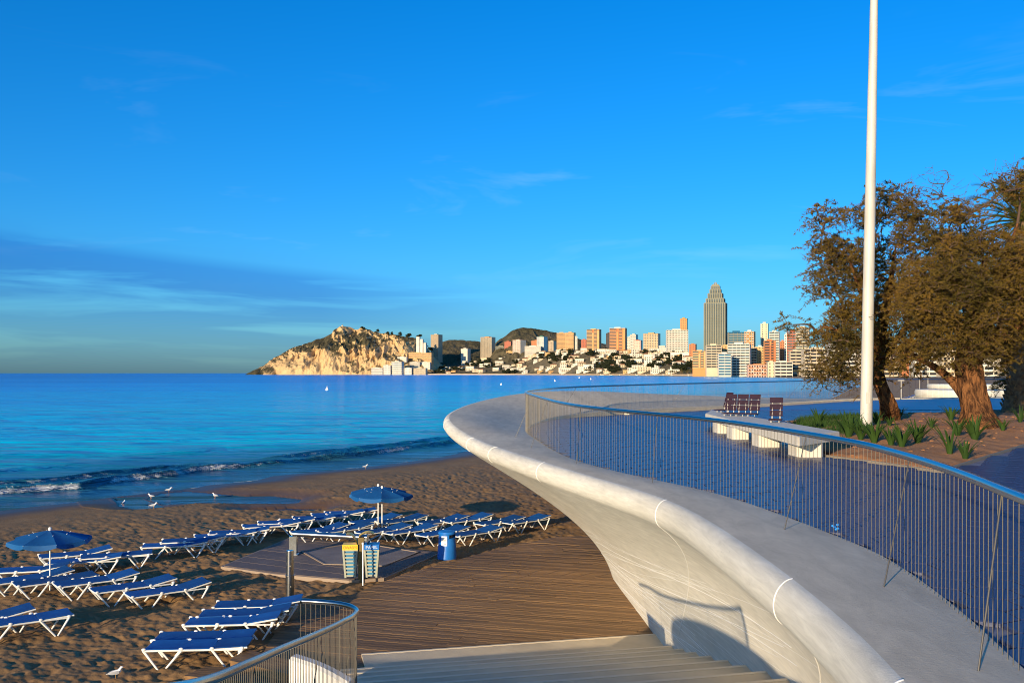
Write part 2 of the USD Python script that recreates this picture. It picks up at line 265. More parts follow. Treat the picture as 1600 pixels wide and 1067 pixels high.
# sea: shallow water over sand is turquoise, deep water blue; foam where the attribute says
mat('sea_water', {'g': ('geometry', {}), 's': ('separate_xyz', {}), 
    'm1': ('mapping', {'scale': (0.055, 0.21, 1.0), 'rotation': (0, 0, -0.18)}), 'n1': ('noise_texture', {'scale': 1.0, 'detail': 6, 'roughness': 0.5, 'distortion': 0.6}),
    'm2': ('mapping', {'scale': (0.004, 0.02, 1.0)}), 'n2': ('noise_texture', {'scale': 1.0, 'detail': 5, 'roughness': 0.6}),
    'nb': ('math', {'math_type': 'multiply_add', 'value2': 1.2}),
    'b': ('bump', {'strength': 1.0, 'distance': 5.0}),
    'dp': ('attribute', {'attribute': 'deep'}), 'nd': ('map_range', {'from_min': 0.3, 'from_max': 0.7, 'to_min': -0.10, 'to_max': 0.10}), 'da': ('math', {'math_type': 'add', 'use_clamp': True}),
    'r': ('rgb_ramp', {'ramp': [(0.0, (0.020, 0.075, 0.12)), (0.12, (0.006, 0.15, 0.26)), (0.24, (0.001, 0.40, 0.58)), (0.42, (0.001, 0.40, 0.70)), (0.7, (0.001, 0.24, 0.70)), (1.0, (0.001, 0.10, 0.46))]}),
    'f': ('attribute', {'attribute': 'foam'}), 'nfm': ('mapping', {'scale': (1.0, 1.0, 1.0)}), 'nf': ('noise_texture', {'scale': 1.6, 'detail': 8, 'roughness': 0.75}),
    'fm': ('math', {'math_type': 'add'}), 'fr': ('rgb_ramp', {'ramp': [(0, (0,) * 3), (0.52, (0,) * 3), (0.63, (1,) * 3), (1, (1,) * 3)]}), 'fh': ('math', {'math_type': 'multiply', 'value2': 0.5}), 
    'fc': ('mix_color', {'b': (0.70, 0.70, 0.68)}), 'rr': ('map_range', {'from_min': 0, 'from_max': 1, 'to_min': 0.20, 'to_max': 0.85}),
    'p': ('principled_bsdf', {'ior': 1.33, 'specular_ior_level': 0.42})},
    [('g.position', 's.vector'), ('g.position', 'm1.vector'), ('m1.vector', 'n1.vector'), ('g.position', 'm2.vector'), ('m2.vector', 'n2.vector'), ('n2.fac', 'nb.value1'), ('n1.fac', 'nb.value3'), ('nb.value', 'b.height'), ('b.normal', 'p.normal'),
     ('n2.fac', 'nd.value'), ('nd.result', 'da.value1'), ('dp.fac', 'da.value2'), ('da.value', 'r.fac'), ('g.position', 'nfm.vector'), ('nfm.vector', 'nf.vector'), ('nf.fac', 'fh.value1'), ('f.fac', 'fm.value1'), ('fh.value', 'fm.value2'), ('fm.value', 'fr.fac'),
     ('r.color', 'fc.a'), ('fr.color', 'fc.fac'), ('fc.result', 'p.base_color'), ('fr.color', 'rr.value'), ('rr.result', 'p.roughness')], 'p.BSDF')

mat('tile_blue', {'g': ('geometry', {}), 'n': ('noise_texture', {'scale': 0.12, 'detail': 3}), 'n3': ('noise_texture', {'scale': 1.9, 'detail': 2}), 'oi': ('object_info', {}), 'add': ('math', {'math_type': 'multiply_add', 'value2': 0.45}),
    'r': ('rgb_ramp', {'ramp': [(0, (0.015, 0.022, 0.058)), (0.5, (0.019, 0.029, 0.078)), (0.8, (0.024, 0.038, 0.10)), (1, (0.030, 0.046, 0.11))]}), 'nb': ('noise_texture', {'scale': 25, 'detail': 3}), 'b': ('bump', {'strength': 0.15, 'distance': 0.01}),
    'p': ('principled_bsdf', {'roughness': 0.38, 'specular_ior_level': 0.5})},
    [('g.position', 'n.vector'), ('g.position', 'n3.vector'), ('n3.fac', 'add.value1'), ('n.fac', 'add.value3'), ('add.value', 'r.fac'), ('r.color', 'p.base_color'), ('g.position', 'nb.vector'), ('nb.fac', 'b.height'), ('b.normal', 'p.normal')], 'p.BSDF')
plain('kerb_stone', (0.20, 0.165, 0.125), 0.8)
plain('tile_grout', (0.20, 0.20, 0.24), 0.7, c2=(0.10, 0.105, 0.15), scale=2, coord='world')
plain('blue_floor', (0.012, 0.028, 0.12), 0.4, c2=(0.016, 0.045, 0.19), scale=0.3, coord='world')

def foliage(name, ramp, rough=0.7, trans=0.25):
    return mat(name, {'g': ('geometry', {}), 'n': ('noise_texture', {'scale': 0.55, 'detail': 3}), 'a': ('math', {'math_type': 'multiply_add', 'value2': 0.55}), 'o': ('math', {'math_type': 'subtract', 'value2': 0.16}), 'r': ('rgb_ramp', {'ramp': ramp}), 'p': ('principled_bsdf', {'roughness': rough, 'specular_ior_level': 0.2}),
        't': ('translucent_bsdf', {}), 'm': ('mix_closure', {'fac': trans})},
        [('g.random_per_island', 'a.value1'), ('g.position', 'n.vector'), ('n.fac', 'a.value3'), ('a.value', 'o.value1'), ('o.value', 'r.fac'), ('r.color', 'p.base_color'), ('r.color', 't.color'), ('p.BSDF', 'm.closure1'), ('t.BSDF', 'm.closure2')], 'm.closure')
foliage('tamarisk_leaf', [(0.2, (0.085, 0.064, 0.011)), (0.42, (0.175, 0.105, 0.016)), (0.60, (0.235, 0.112, 0.018)), (0.85, (0.17, 0.145, 0.024))], trans=0.38)
foliage('palm_leaf', [(0.2, (0.10, 0.10, 0.018)), (0.8, (0.20, 0.165, 0.03))], trans=0.35)
foliage('strap_leaf', [(0.2, (0.028, 0.062, 0.012)), (0.6, (0.05, 0.10, 0.016)), (0.9, (0.085, 0.13, 0.02))])
foliage('pine_leaf', [(0.2, (0.022, 0.028, 0.012)), (0.8, (0.050, 0.056, 0.022))])
plain('bark', (0.25, 0.108, 0.040), 0.95, c2=(0.060, 0.027, 0.013), scale=5.0, coord='world', stretch=(1.7, 1.7, 0.45), bump=1.0, bscale=7, detail=10, bdist=0.22, lo=0.42, hi=0.60, spec=0.1)
plain('twig', (0.085, 0.048, 0.028), 0.9)
plain('palm_bark', (0.20, 0.12, 0.055), 0.9, c2=(0.09, 0.05, 0.024), scale=6, coord='world', bump=0.8, bscale=12, bdist=0.05)

def rock(name, cr1, cr2, cs1, cs2, scale, lo, hi, zw, patch=0.0):
    """Rock on steep faces, scrub on the flatter ones."""
    return mat(name, {'g': ('geometry', {}), 's': ('separate_xyz', {}), 'n': ('noise_texture', {'scale': scale, 'detail': 9, 'roughness': 0.7}), 'n2': ('noise_texture', {'scale': scale * 3.5, 'detail': 6, 'roughness': 0.7}),
        'mp': ('mapping', {'scale': (1, 1, 0.35)}), 'rr': ('rgb_ramp', {'ramp': [(0.3, cr1), (0.7, cr2)]}), 'rs': ('rgb_ramp', {'ramp': [(0.35, cs1), (0.65, cs2)]}),
        'n4': ('noise_texture', {'scale': scale * 0.55, 'detail': 4}), 'n5': ('math', {'math_type': 'multiply_add', 'value2': 0.45}), 'pm': ('mapping', {'location': (700 / 210.0, 0, -138 / 62.0), 'scale': (1 / 210.0, 0, 1 / 62.0), 'rotation': (0, 0, 0)}), 'pl': ('vector_math', {'math_type': 'length'}), 'pr': ('map_range', {'from_min': 0.3, 'from_max': 1.15, 'to_min': patch, 'to_max': 0.0, 'clamp': True}), 'pa': ('math', {'math_type': 'add'}), 'a': ('math', {'math_type': 'multiply_add', 'value2': zw}), 'st': ('map_range', {'from_min': lo, 'from_max': hi, 'to_min': 0, 'to_max': 1, 'clamp': True}), 'mx': ('mix_color', {}),
        'b': ('bump', {'strength': 0.8, 'distance': 8.0}), 'p': ('principled_bsdf', {'roughness': 0.95, 'specular_ior_level': 0.1})},
        [('g.true_normal', 's.vector'), ('g.position', 'mp.vector'), ('mp.vector', 'n.vector'), ('g.position', 'n2.vector'), ('n.fac', 'rr.fac'), ('n2.fac', 'rs.fac'), ('s.z', 'a.value1'), ('g.position', 'n4.vector'), ('n2.fac', 'n5.value1'), ('n4.fac', 'n5.value3'), ('g.position', 'pm.vector'), ('pm.vector', 'pl.vector1'), ('pl.value', 'pr.value'), ('n5.value', 'pa.value1'), ('pr.result', 'pa.value2'), ('pa.value', 'a.value3'), ('a.value', 'st.value'),
         ('st.result', 'mx.fac'), ('rr.color', 'mx.a'), ('rs.color', 'mx.b'), ('mx.result', 'p.base_color'), ('n2.fac', 'b.height'), ('b.normal', 'p.normal')], 'p.BSDF')
rock('cliff_rock', (0.44, 0.28, 0.125), (0.62, 0.43, 0.21), (0.050, 0.046, 0.022), (0.12, 0.095, 0.05), 0.012, 1.40, 1.50, 0.9, patch=0.42)
rock('scrub_hill', (0.13, 0.105, 0.055), (0.17, 0.13, 0.07), (0.035, 0.036, 0.018), (0.085, 0.072, 0.036), 0.012, 0.75, 1.0, 0.2)
rock('town_ground', (0.30, 0.24, 0.15), (0.36, 0.28, 0.17), (0.055, 0.052, 0.026), (0.20, 0.155, 0.085), 0.02, 1.05, 1.7, 1.0)

def wallmat(name, c, var=0.06):
    return plain(name, c, 0.8, c2=tuple(x * 0.88 for x in c), scale=0.06, coord='world', vary=var, spec=0.15)
for n_, c_ in {'wall_white': (0.62, 0.56, 0.45), 'wall_cream': (0.57, 0.455, 0.30), 'wall_tan': (0.56, 0.42, 0.27), 'wall_orange': (0.56, 0.25, 0.09), 'wall_brick': (0.47, 0.175, 0.075), 'wall_red': (0.40, 0.13, 0.075),
               'wall_ochre': (0.58, 0.34, 0.14), 'wall_pink': (0.66, 0.42, 0.31), 'wall_grey': (0.30, 0.275, 0.19), 'wall_dark': (0.08, 0.07, 0.065), 'roof_tile': (0.30, 0.13, 0.06), 'wall_olive': (0.10, 0.096, 0.07), 'wall_pier': (0.24, 0.225, 0.155), 'roof_green': (0.08, 0.22, 0.15)}.items():
    wallmat(n_, c_)
plain('glass_dark', (0.03, 0.032, 0.038), 0.06); plain('glass_blue', (0.02, 0.10, 0.18), 0.06); plain('glass_olive', (0.045, 0.042, 0.032), 0.05)
# ------------------------------------------------------------------ sea, sand and land
SEA = -0.45
shore_px = [(-260, 832), (-120, 815), (0, 798), (65, 790), (130, 784), (182, 781), (235, 776), (286, 767), (325, 758), (400, 751), (425, 744), (492, 737), (560, 731), (627, 723), (695, 713), (735, 704)]
shore = [tuple(P(x, y, SEA)[:2]) for x, y in shore_px]
shore = [(-60, 30)] + shore
far_shore = [(10, 100), (30, 140), (73, 221), (135, 378), (232, 600), (300, 800), (350, 1100), (395, 1500), (365, 1800), (300, 2300), (180, 2850), (10, 3450), (-300, 3700), (-557, 3800)]
SHORE = LineString(shore + far_shore)
near_line = LineString(shore + far_shore[:3])
landpoly = Polygon(shore + far_shore[:3] + [(200, 221), (200, -50), (-60, -50)])
def shore_dist(x, y):
    p = shapely.points(x, y)
    d = shapely.distance(near_line, p)
    return np.where(shapely.contains(landpoly, p), d, -d)
# pools left on the sand by the tide
pool_px = [[(186, 778), (198, 791), (222, 795), (250, 793), (257, 784), (300, 781), (300, 774), (262, 772), (225, 776)], [(238, 779), (262, 787), (310, 786), (390, 788), (455, 787), (462, 781), (420, 776), (380, 777), (330, 772), (290, 769), (262, 771)],
           [(400, 799), (450, 796), (500, 797), (490, 800), (440, 800)]]
pools = [Polygon([tuple(P(x, y, SEA)[:2]) for x, y in q]).buffer(0.3) for q in pool_px]
def sand_height(x, y):
    d = shore_dist(x, y)
    base = np.where(d > 0, np.interp(d, [0, 3, 9, 16, 30], [0, 0.16, 0.33, 0.42, 0.47]), d * 0.06) + SEA
    p3 = np.stack([x, y, np.zeros_like(x)], -1)
    dry = np.clip((d - 4) / 7, 0, 1) * (0.45 + 0.85 * meshkit.fbm(p3 * 0.22 + 3.1, 3, 17))
    big = (meshkit.fbm(p3 * 0.35, 3, 3) - 0.5) * 0.20
    pits = meshkit.noise(p3 * [3.6, 2.9, 1], 11); pits2 = meshkit.noise(p3 * [6.6, 5.4, 1] + 7.3, 12)
    dim = -np.clip(0.5 - pits, 0, 1) * 0.14 + np.clip(pits2 - 0.55, 0, 1) * 0.10 - np.clip(0.42 - pits2, 0, 1) * 0.12
    fine = (meshkit.noise(p3 * 12, 14) - 0.5) * 0.030
    z = base + dry * (big + dim + fine) + (1 - dry) * (meshkit.fbm(p3 * 0.5, 2, 5) - 0.5) * 0.05 * np.clip(d / 2, 0, 1)
    pts = shapely.points(x, y); wet = np.clip(1 - (d - 1.2) / 2.6, 0, 1)
    for q in pools:
        k = shapely.distance(q, pts); ins = shapely.contains(q, pts); dep = np.where(ins, -np.minimum(shapely.distance(q.exterior, pts), 0.6) * 0.16 - 0.01, 0)
        z = np.where(ins, SEA + dep, np.where(k < 1.6, SEA + 0.02 + (z - SEA) * np.clip(k / 1.6, 0, 1) ** 0.7, z)); wet = np.maximum(wet, np.clip(1 - k / 1.8, 0, 1) * 0.9)
    return z, wet
# the sheet's columns and rows are spaced finer near by
rows = [2.0]
while rows[-1] < 130: rows.append(rows[-1] + max(0.045, rows[-1] ** 2 / 8400 * 0.85))
rows = np.array(rows); cols = np.tan(np.concatenate([np.linspace(-0.95, -0.60, 50), np.linspace(-0.60, 0.16, 620)[1:], np.linspace(0.16, 0.75, 60)[1:]]))
keep = (rows > 7)
Y, C = np.meshgrid(rows[keep], cols, indexing='ij'); X = Y * C
z, wet = sand_height(X.ravel(), Y.ravel())
single('sand', MB().grid(np.stack([X, Y, z.reshape(X.shape)], -1), flip=True), 'sand', smooth=True, kind='structure', label='brown trampled beach sand, wet and smooth by the water', primvars={'wet': wet})
# sheet of ground under and round everything else
g = MB().box(-400, 400, -150, 8, -3.0, -0.45); single('ground', g, 'far_sand', kind='structure')

# sea: a fine sheet by the shore with the breaking waves, one sheet to the horizon beyond it
def sea_z(x, y):
    d = -shore_dist(x, y); p3 = np.stack([x, y, np.zeros_like(x)], -1)
    wob = (meshkit.fbm(p3 * 0.07, 2, 31) - 0.5) * 6
    z = np.zeros_like(x); foam = np.zeros_like(x)
    for off, amp, wid, seed in ((5.4, 0.36, 0.7, 41), (9.0, 0.26, 0.8, 42), (19, 0.10, 1.8, 43), (31, 0.07, 2.2, 44)):
        e = (d + wob * (off / 8) - off) / wid
        here = np.clip((meshkit.fbm(p3 * [0.16, 0.08, 1], 3, seed) - (0.24 if off < 12 else 0.36)) * 5, 0, 1); frag = np.clip((meshkit.fbm(p3 * [0.28, 0.2, 1], 3, seed + 50) - 0.40) * 6, 0, 1)
        z += amp * here * np.exp(-np.where(e < 0, (e * 1.9) ** 2, (e * 0.75) ** 2))
        if off < 12:
            foam += frag * here * np.exp(-((e + 0.45) / 0.5) ** 2) * (0.36 if off < 7 else 0.26) + frag * here * np.exp(-((e + 1.5) / 1.2) ** 2) * 0.07
    foam += np.exp(-((d - 0.2) / 0.35) ** 2) * 0.30 * np.clip((meshkit.fbm(p3 * 0.3, 2, 48) - 0.42) * 6, 0, 1)
    z += (meshkit.fbm(p3 * [0.16, 0.6, 1], 4, 45) - 0.5) * 0.22 * np.clip(d / 4, 0, 1)
    return SEA + z * np.clip(d / 2.5, 0, 1), np.clip(foam, 0, 0.8)
rr = [38.0]
while rr[-1] < 150: rr.append(rr[-1] + max(0.10, rr[-1] ** 2 / 9000 * 0.6))
rr = np.array(rr); cc = np.linspace(-0.85, 0.0, 420)
Y, C = np.meshgrid(rr, cc, indexing='ij'); X = Y * C
z, foam = sea_z(X.ravel(), Y.ravel()); dd = -shore_dist(X.ravel(), Y.ravel())
def deep(d): return np.interp(d, [-50, 0, 3, 10, 22, 60, 140, 420, 1200], [0, 0.02, 0.05, 0.10, 0.22, 0.38, 0.56, 0.80, 1.0])
z = np.where(dd < 1.0, np.minimum(z, SEA), z)
far_rows = np.concatenate([np.geomspace(150, 3000, 70), np.geomspace(3300, 60000, 14)])
Yf, Cf = np.meshgrid(far_rows, np.linspace(-1.0, 0.5, 60), indexing='ij'); Xf = Yf * Cf
df = shapely.distance(SHORE, shapely.points(Xf.ravel(), Yf.ravel()))
sea = MB().grid(np.stack([X, Y, z.reshape(X.shape)], -1), flip=True)
Zf = np.full(Xf.shape, SEA - 0.004); sea.grid(np.stack([Xf, Yf, Zf], -1), flip=True)
# open water to the left of and in front of the fine sheet, and to the right behind the terrace
xr = np.linspace(0.0, 0.55, 30); Yr, Cr = np.meshgrid(np.geomspace(60, 152, 20), xr, indexing='ij'); sea.grid(np.stack([Yr * Cr, Yr, np.full(Yr.shape, SEA - 0.01)], -1), flip=True)
dr = shapely.distance(SHORE, shapely.points((Yr * Cr).ravel(), Yr.ravel()))
single('sea', sea, 'sea_water', smooth=True, kind='structure', label='blue sea, turquoise in the shallows, with small waves breaking on the beach', primvars={'foam': np.concatenate([foam, np.zeros(len(df) + len(dr))]), 'deep': np.concatenate([deep(dd), deep(df), deep(dr)])})

# the beach that curves on round the bay to the far side, and the flat ground behind it
S = np.array([shore[-1]] + far_shore, float); cs = CubicSpline(np.arange(len(S)), S); u = np.linspace(0, len(S) - 1, 160); Q = cs(u); T = cs(u, 1); T /= np.linalg.norm(T, axis=1, keepdims=True); N = np.stack([T[:, 1], -T[:, 0]], 1)
rowsz = []
for off, zz in ((-12, SEA - 0.5), (0, SEA + 0.02), (14, 0.35), (60, 1.0), (110, 1.6), (400, 2.4)):
    o = off * np.clip(Q[:, 1] / 300, 0.35, 1.0)
    rowsz.append(np.column_stack([Q + N * o[:, None], np.full(len(Q), zz)]))
single('far_beach', MB().grid(np.array(rowsz)), 'far_sand', smooth=True, kind='structure', label='pale brown beach curving round the bay below the town')

ZS = PchipInterpolator([380, 405, 580, 800, 900, 1000, 1100, 1200, 1300, 1400, 1600, 2000], [4300, 3950, 3800, 3480, 2850, 2350, 1850, 1560, 1250, 1000, 760, 560])
CREST = PchipInterpolator([380, 560, 600, 640, 680, 720, 760, 800, 850, 900, 950, 1000, 1050, 1085, 1110, 1150, 1250, 2000], [584, 583, 579, 574, 571, 570, 563, 558, 549, 547, 548, 547, 549, 556, 570, 578, 582, 582])
def town_z(px, t):
    zs = ZS(px); zc = CAMZ + (HOR - CREST(px)) * (zs + 450) / FPX
    return 1.5 + np.maximum(zc - 1.5, 0) * np.interp(t, [-0.2, 0.05, 1, 1.6], [0, 0.02, 1.0, 1.02])
pxs = np.arange(560, 2000, 4.0); ts = np.linspace(0.02, 3.2, 60)
PX, TT = np.meshgrid(pxs, ts, indexing='ij'); Yt = ZS(PX) + 450 * TT; Xt = (PX - 800) / FPX * Yt
Zt = town_z(PX, TT) + (meshkit.fbm(np.stack([Xt, Yt, 0 * Xt], -1) / 60, 4, 61) - 0.5) * 7 * np.clip((CAMZ + 0 * TT + town_z(PX, TT)) / 30, 0, 1)
single('town_hill', MB().grid(np.stack([Xt, Yt, Zt], -1)), 'town_ground', smooth=True, kind='structure', label='sloping ground under the town')

def ridge(name, prof, yc, front, back, material, label, rough, seed, power=1.0, n=240, m=70, edge=0.0):
    """A hill: crest heights given along the crest line at distance yc."""
    a = np.array(prof, float); f = PchipInterpolator(a[:, 0], a[:, 1])
    px = np.linspace(a[0, 0], a[-1, 0], n); hz = CAMZ + (HOR - f(px)) * yc / FPX + 6
    X0 = (px - 800) / FPX * yc; t = np.linspace(-1, 1, m)
    Yv = yc + np.where(t < 0, t * front, t * back)
    Xg, Yg = np.broadcast_to(X0[:, None], (n, m)).copy(), np.broadcast_to(Yv[None], (n, m)).copy()
    g = np.where(t < 0, (1 - np.abs(t)) ** power, (1 - np.abs(t)) ** 1.0)[None]
    q = np.stack([Xg, Yg, 0 * Xg], -1)
    r = meshkit.fbm(q / [90, 160, 1], 5, seed) - 0.5; r2 = np.abs(meshkit.fbm(q / [38, 90, 1], 4, seed + 9) - 0.5)
    H = hz[:, None] * g
    amp = np.sqrt(np.clip(g, 0, 1) * (1 - np.clip(g, 0, 1)) * 4)
    Zg = H + hz[:, None] * (r * 0.9 - r2 * 1.1 + 0.12) * rough * amp - 6 + (meshkit.fbm(q / 14, 3, seed + 3) - 0.5) * 5 * np.clip(H / 40, 0, 1)
    Yg = Yg + (meshkit.fbm(np.stack([Xg / 55, Zg / 60, 0 * Xg], -1), 4, seed + 5) - 0.5) * edge * np.clip(H / 30, 0, 1)
    single(name, MB().grid(np.stack([Xg, Yg, Zg], -1)), material, smooth=False, kind='structure', label=label)
ridge('headland', [(403, 584.6), (407, 578), (420, 567), (440, 554), (455, 545), (470, 540), (485, 534), (500, 528), (515, 521), (525, 514), (535, 510), (545, 510.5), (555, 514), (562, 512), (575, 513), (585, 518), (600, 520), (615, 522), (635, 526), (650, 528), (660, 538), (668, 546), (680, 560), (700, 578)], 4020, 250, 600, 'cliff_rock', 'ochre rock headland with steep cliffs and dark scrub on its slopes', 0.42, 71, power=0.62, n=330, m=110, edge=110)
ridge('hill', [(640, 584), (670, 552), (690, 534), (705, 531), (740, 532), (760, 536), (800, 545), (840, 560), (880, 584)], 4700, 500, 700, 'scrub_hill', 'dark wooded ridge behind the headland', 0.16, 81, power=0.8)
ridge('hill', [(740, 580), (765, 552), (778, 531), (790, 524), (803, 514), (812, 511.5), (825, 511), (845, 514), (860, 517), (880, 522), (905, 529), (930, 534), (950, 538), (975, 545), (1010, 558), (1060, 582)], 4300, 600, 800, 'scrub_hill', 'scrubby rounded hill behind the brick towers', 0.20, 91, power=0.8)
# rock and quay along the foot of the headland
s_ = MB()
for i in range(60):
    px = 560 + i * 9.0; d0 = float(ZS(px)) - 6; a, b = D(px, 585, d0), D(px + 9.2, 585, float(ZS(px + 9.2)) - 6)
    s_.hexa([(a[0], a[1], -1), (b[0], b[1], -1), (b[0], b[1] + 8, -1), (a[0], a[1] + 8, -1), (a[0], a[1], 3.0), (b[0], b[1], 3.0), (b[0], b[1] + 8, 3.4), (a[0], a[1] + 8, 3.4)])
single('sea_wall', s_, 'wall_tan', 'low tan sea wall along the far shore under the villas', 'wall')

# ------------------------------------------------------------------ the white concrete terrace on the right
ZD = CAMZ - 1.75                               # level of the terrace
ST = [((2.3, 2.6), (1.5, 1.6, 1.75), (2.9, 2.5)), ((2.75, 4.2), (1.95, 3.4, 1.75), (3.2, 4.5)), ((3.06, 5.74), (2.2, 5.2, 1.75), (3.3, 7)), ((3.33, 7.13), (2.33, 6.5, 1.75), (3.3, 9.5)),
      ((3.55, 8.87), (2.39, 8.1, 1.75), (3.25, 12)), ((3.5, 10.5), (2.38, 10.2, 1.75), (3.2, 14.5)), ((3.08, 13.6), (2.2, 12.9, 1.75), (3.1, 18)), ((2.29, 16), (1.62, 15.4, 1.75), (3.0, 21)),
      ((1.40, 18.9), (.80, 18.3, 1.75), (2.85, 24.5)), ((.93, 22.2), (-.25, 22.4, 1.75), (2.85, 26.5)), ((.66, 25.5), (-1.15, 26.2, 1.70), (3.3, 28)), ((.48, 28.5), (-1.95, 30, 1.45), (4.2, 29.5)),
      ((.65, 32), (-1.9, 33.8, 1.27), (5.5, 31.5)), ((1.4, 36), (-1.1, 37.6, 1.07), (7, 34)), ((2.5, 38.3), (.68, 41, .84), (9, 37)), ((4.3, 40.6), (3.15, 43.2, .8), (11, 40)), ((7.2, 44), (6, 46.2, .95), (14, 44)),
      ((10.9, 48), (9.4, 50.3, 1.15), (17, 47)), ((16, 54), (14.5, 56.2, 1.42), (20, 52)), ((22.7, 62), (20.9, 63.8, 1.72), (27, 60)), ((30.8, 66), (29.5, 68.3, 1.75), (34, 64)), ((45, 70), (44, 72.5, 1.75), (47, 68)), ((70, 74), (69, 76.5, 1.75), (72, 72))]
kk = np.arange(len(ST)); cI = CubicSpline(kk, [s[0] for s in ST]); cT = CubicSpline(kk, [s[1] for s in ST]); cB = CubicSpline(kk, [s[2] for s in ST])
SUB = 14; uu = np.linspace(0, len(ST) - 1, (len(ST) - 1) * SUB + 1)
def section(k, which):
    I, T, B = cI(k), cT(k), cB(k); zt = CAMZ - T[2]; T2 = T[:2]; r = 0.20
    out = T2 - I; L = np.linalg.norm(out); out /= L
    curb = float(np.interp(k, [12, 15, 18, 20], [0.0, 0.16, 0.14, 0.03]))
    if which == 'top':
        pts = [(*(I + out * 0.0), ZD - 0.6), (*I, ZD - 0.03), (*(I + out * 0.02), ZD + curb)]
        for w in np.linspace(0.05, 1, 9):
            e = w * w * (3 - 2 * w) if zt - ZD > 0.1 else w
            pts.append((*(I + out * L * w), ZD + curb + (zt - ZD - curb) * (0.5 * w + 0.5 * e) + 0.02 * math.sin(PI * w)))
        return np.array(pts)
    C = T2; pts = []
    for a in np.linspace(90, -62, 15):
        a = math.radians(a); pts.append((*(C + out * r * math.cos(a) * 1.15), zt - r + r * math.sin(a)))
    if which == 'nose': return np.array(pts)
    p0 = np.array(pts[-1]); p3 = np.array([B[0], B[1], -0.4]); dist = np.linalg.norm(p3 - p0)
    p1 = p0 + np.array([-out[0] * 0.86, -out[1] * 0.86, -0.5]) * min(0.30 * dist, 1.5); p2 = p3 + np.array([0, 0, 1.0]) * 0.36 * (p0[2] - p3[2]); p2[:2] += (p0[:2] - p3[:2]) * 0.05
    t = np.linspace(0, 1, 22)[1:, None]
    bz = (1 - t) ** 3 * p0 + 3 * (1 - t) ** 2 * t * p1 + 3 * (1 - t) * t ** 2 * p2 + t ** 3 * p3
    return np.vstack([pts, bz])
terrace = Thing('promenade_terrace', 'big white curved concrete promenade terrace sweeping from lower right to the sea', 'terrace', (*cI(5), 0))
top = np.array([section(k, 'top') for k in uu]); shell = np.array([section(k, 'shell') for k in uu])
terrace.add('deck_lip', MB().grid(top, flip=False), 'concrete_top', smooth=40, world=True, label='greyish flat concrete rim along the railing')
terrace.add('shell', MB().grid(shell), 'concrete_shell', smooth=True, world=True, label='smooth white rounded edge and sweeping underside')
def off(pts, d):
    return pts + d
for k in (8.15, 9.1, 9.85, 6.15, 4.05, 2.2, 11.0):      # cast joints round the nose and down the underside
    s = section(k, 'shell'); ctr = np.array([cB(k)[0], cB(k)[1], s[:, 2].mean()])
    terrace.add('cast_joint', MB().tube(s[:30 if k in (6.15, 4.05, 2.2) else 15], 0.008, 6), 'joint_white', smooth=True, world=True)
rj = np.random.default_rng(3)
for j in range(34):                                    # raised board lines running along the underside from the foot
    k0 = rj.uniform(7.3, 9.4); k1 = k0 - rj.uniform(2.2, 4.2); a0 = rj.uniform(0.50, 0.98); a1 = a0 - rj.uniform(0.05, 0.5)
    pts = []
    for w in np.linspace(0, 1, 26):
        s = section(k0 + (k1 - k0) * w, 'shell')[14:]; q = np.clip((a0 + (a1 - a0) * w), 0.03, 1) * (len(s) - 1.001); i = int(q); pts.append(s[i] + (s[i + 1] - s[i]) * (q - i))
    terrace.add('board_line', MB().tube(pts, 0.0022 + 0.0030 * (j % 4 == 0), 5), 'joint_white', smooth=True, world=True)
inner = [tuple(cI(k)) for k in uu if cI(k)[1] > 2.6]
deckpoly = Polygon([(2.3, 0.5)] + inner + [(75, 74), (75, 0.5)]).buffer(0)
bed_px = [(1231, 657), (1262, 690), (1287, 710), (1381, 722), (1472, 735), (1490, 728), (1600, 694), (1660, 676), (1700, 650), (1640, 642), (1503, 643), (1350, 650)]
bed = Polygon([tuple(P(x, y, ZD)[:2]) for x, y in bed_px]).buffer(0.5).buffer(-0.5)
floor = single('terrace_floor', MB().poly(deckpoly, ZD - 0.5, ZD - 0.05), 'tile_grout', kind='structure', label='blue tiled promenade floor') if False else None
fl = Thing('terrace_floor', 'deep blue tiled promenade floor behind the railing', None, (8, 12, ZD), kind='structure')
fl.add('base', MB().poly(deckpoly.difference(bed.buffer(-0.12)), ZD - 0.5, ZD - 0.05), 'tile_grout', world=True)
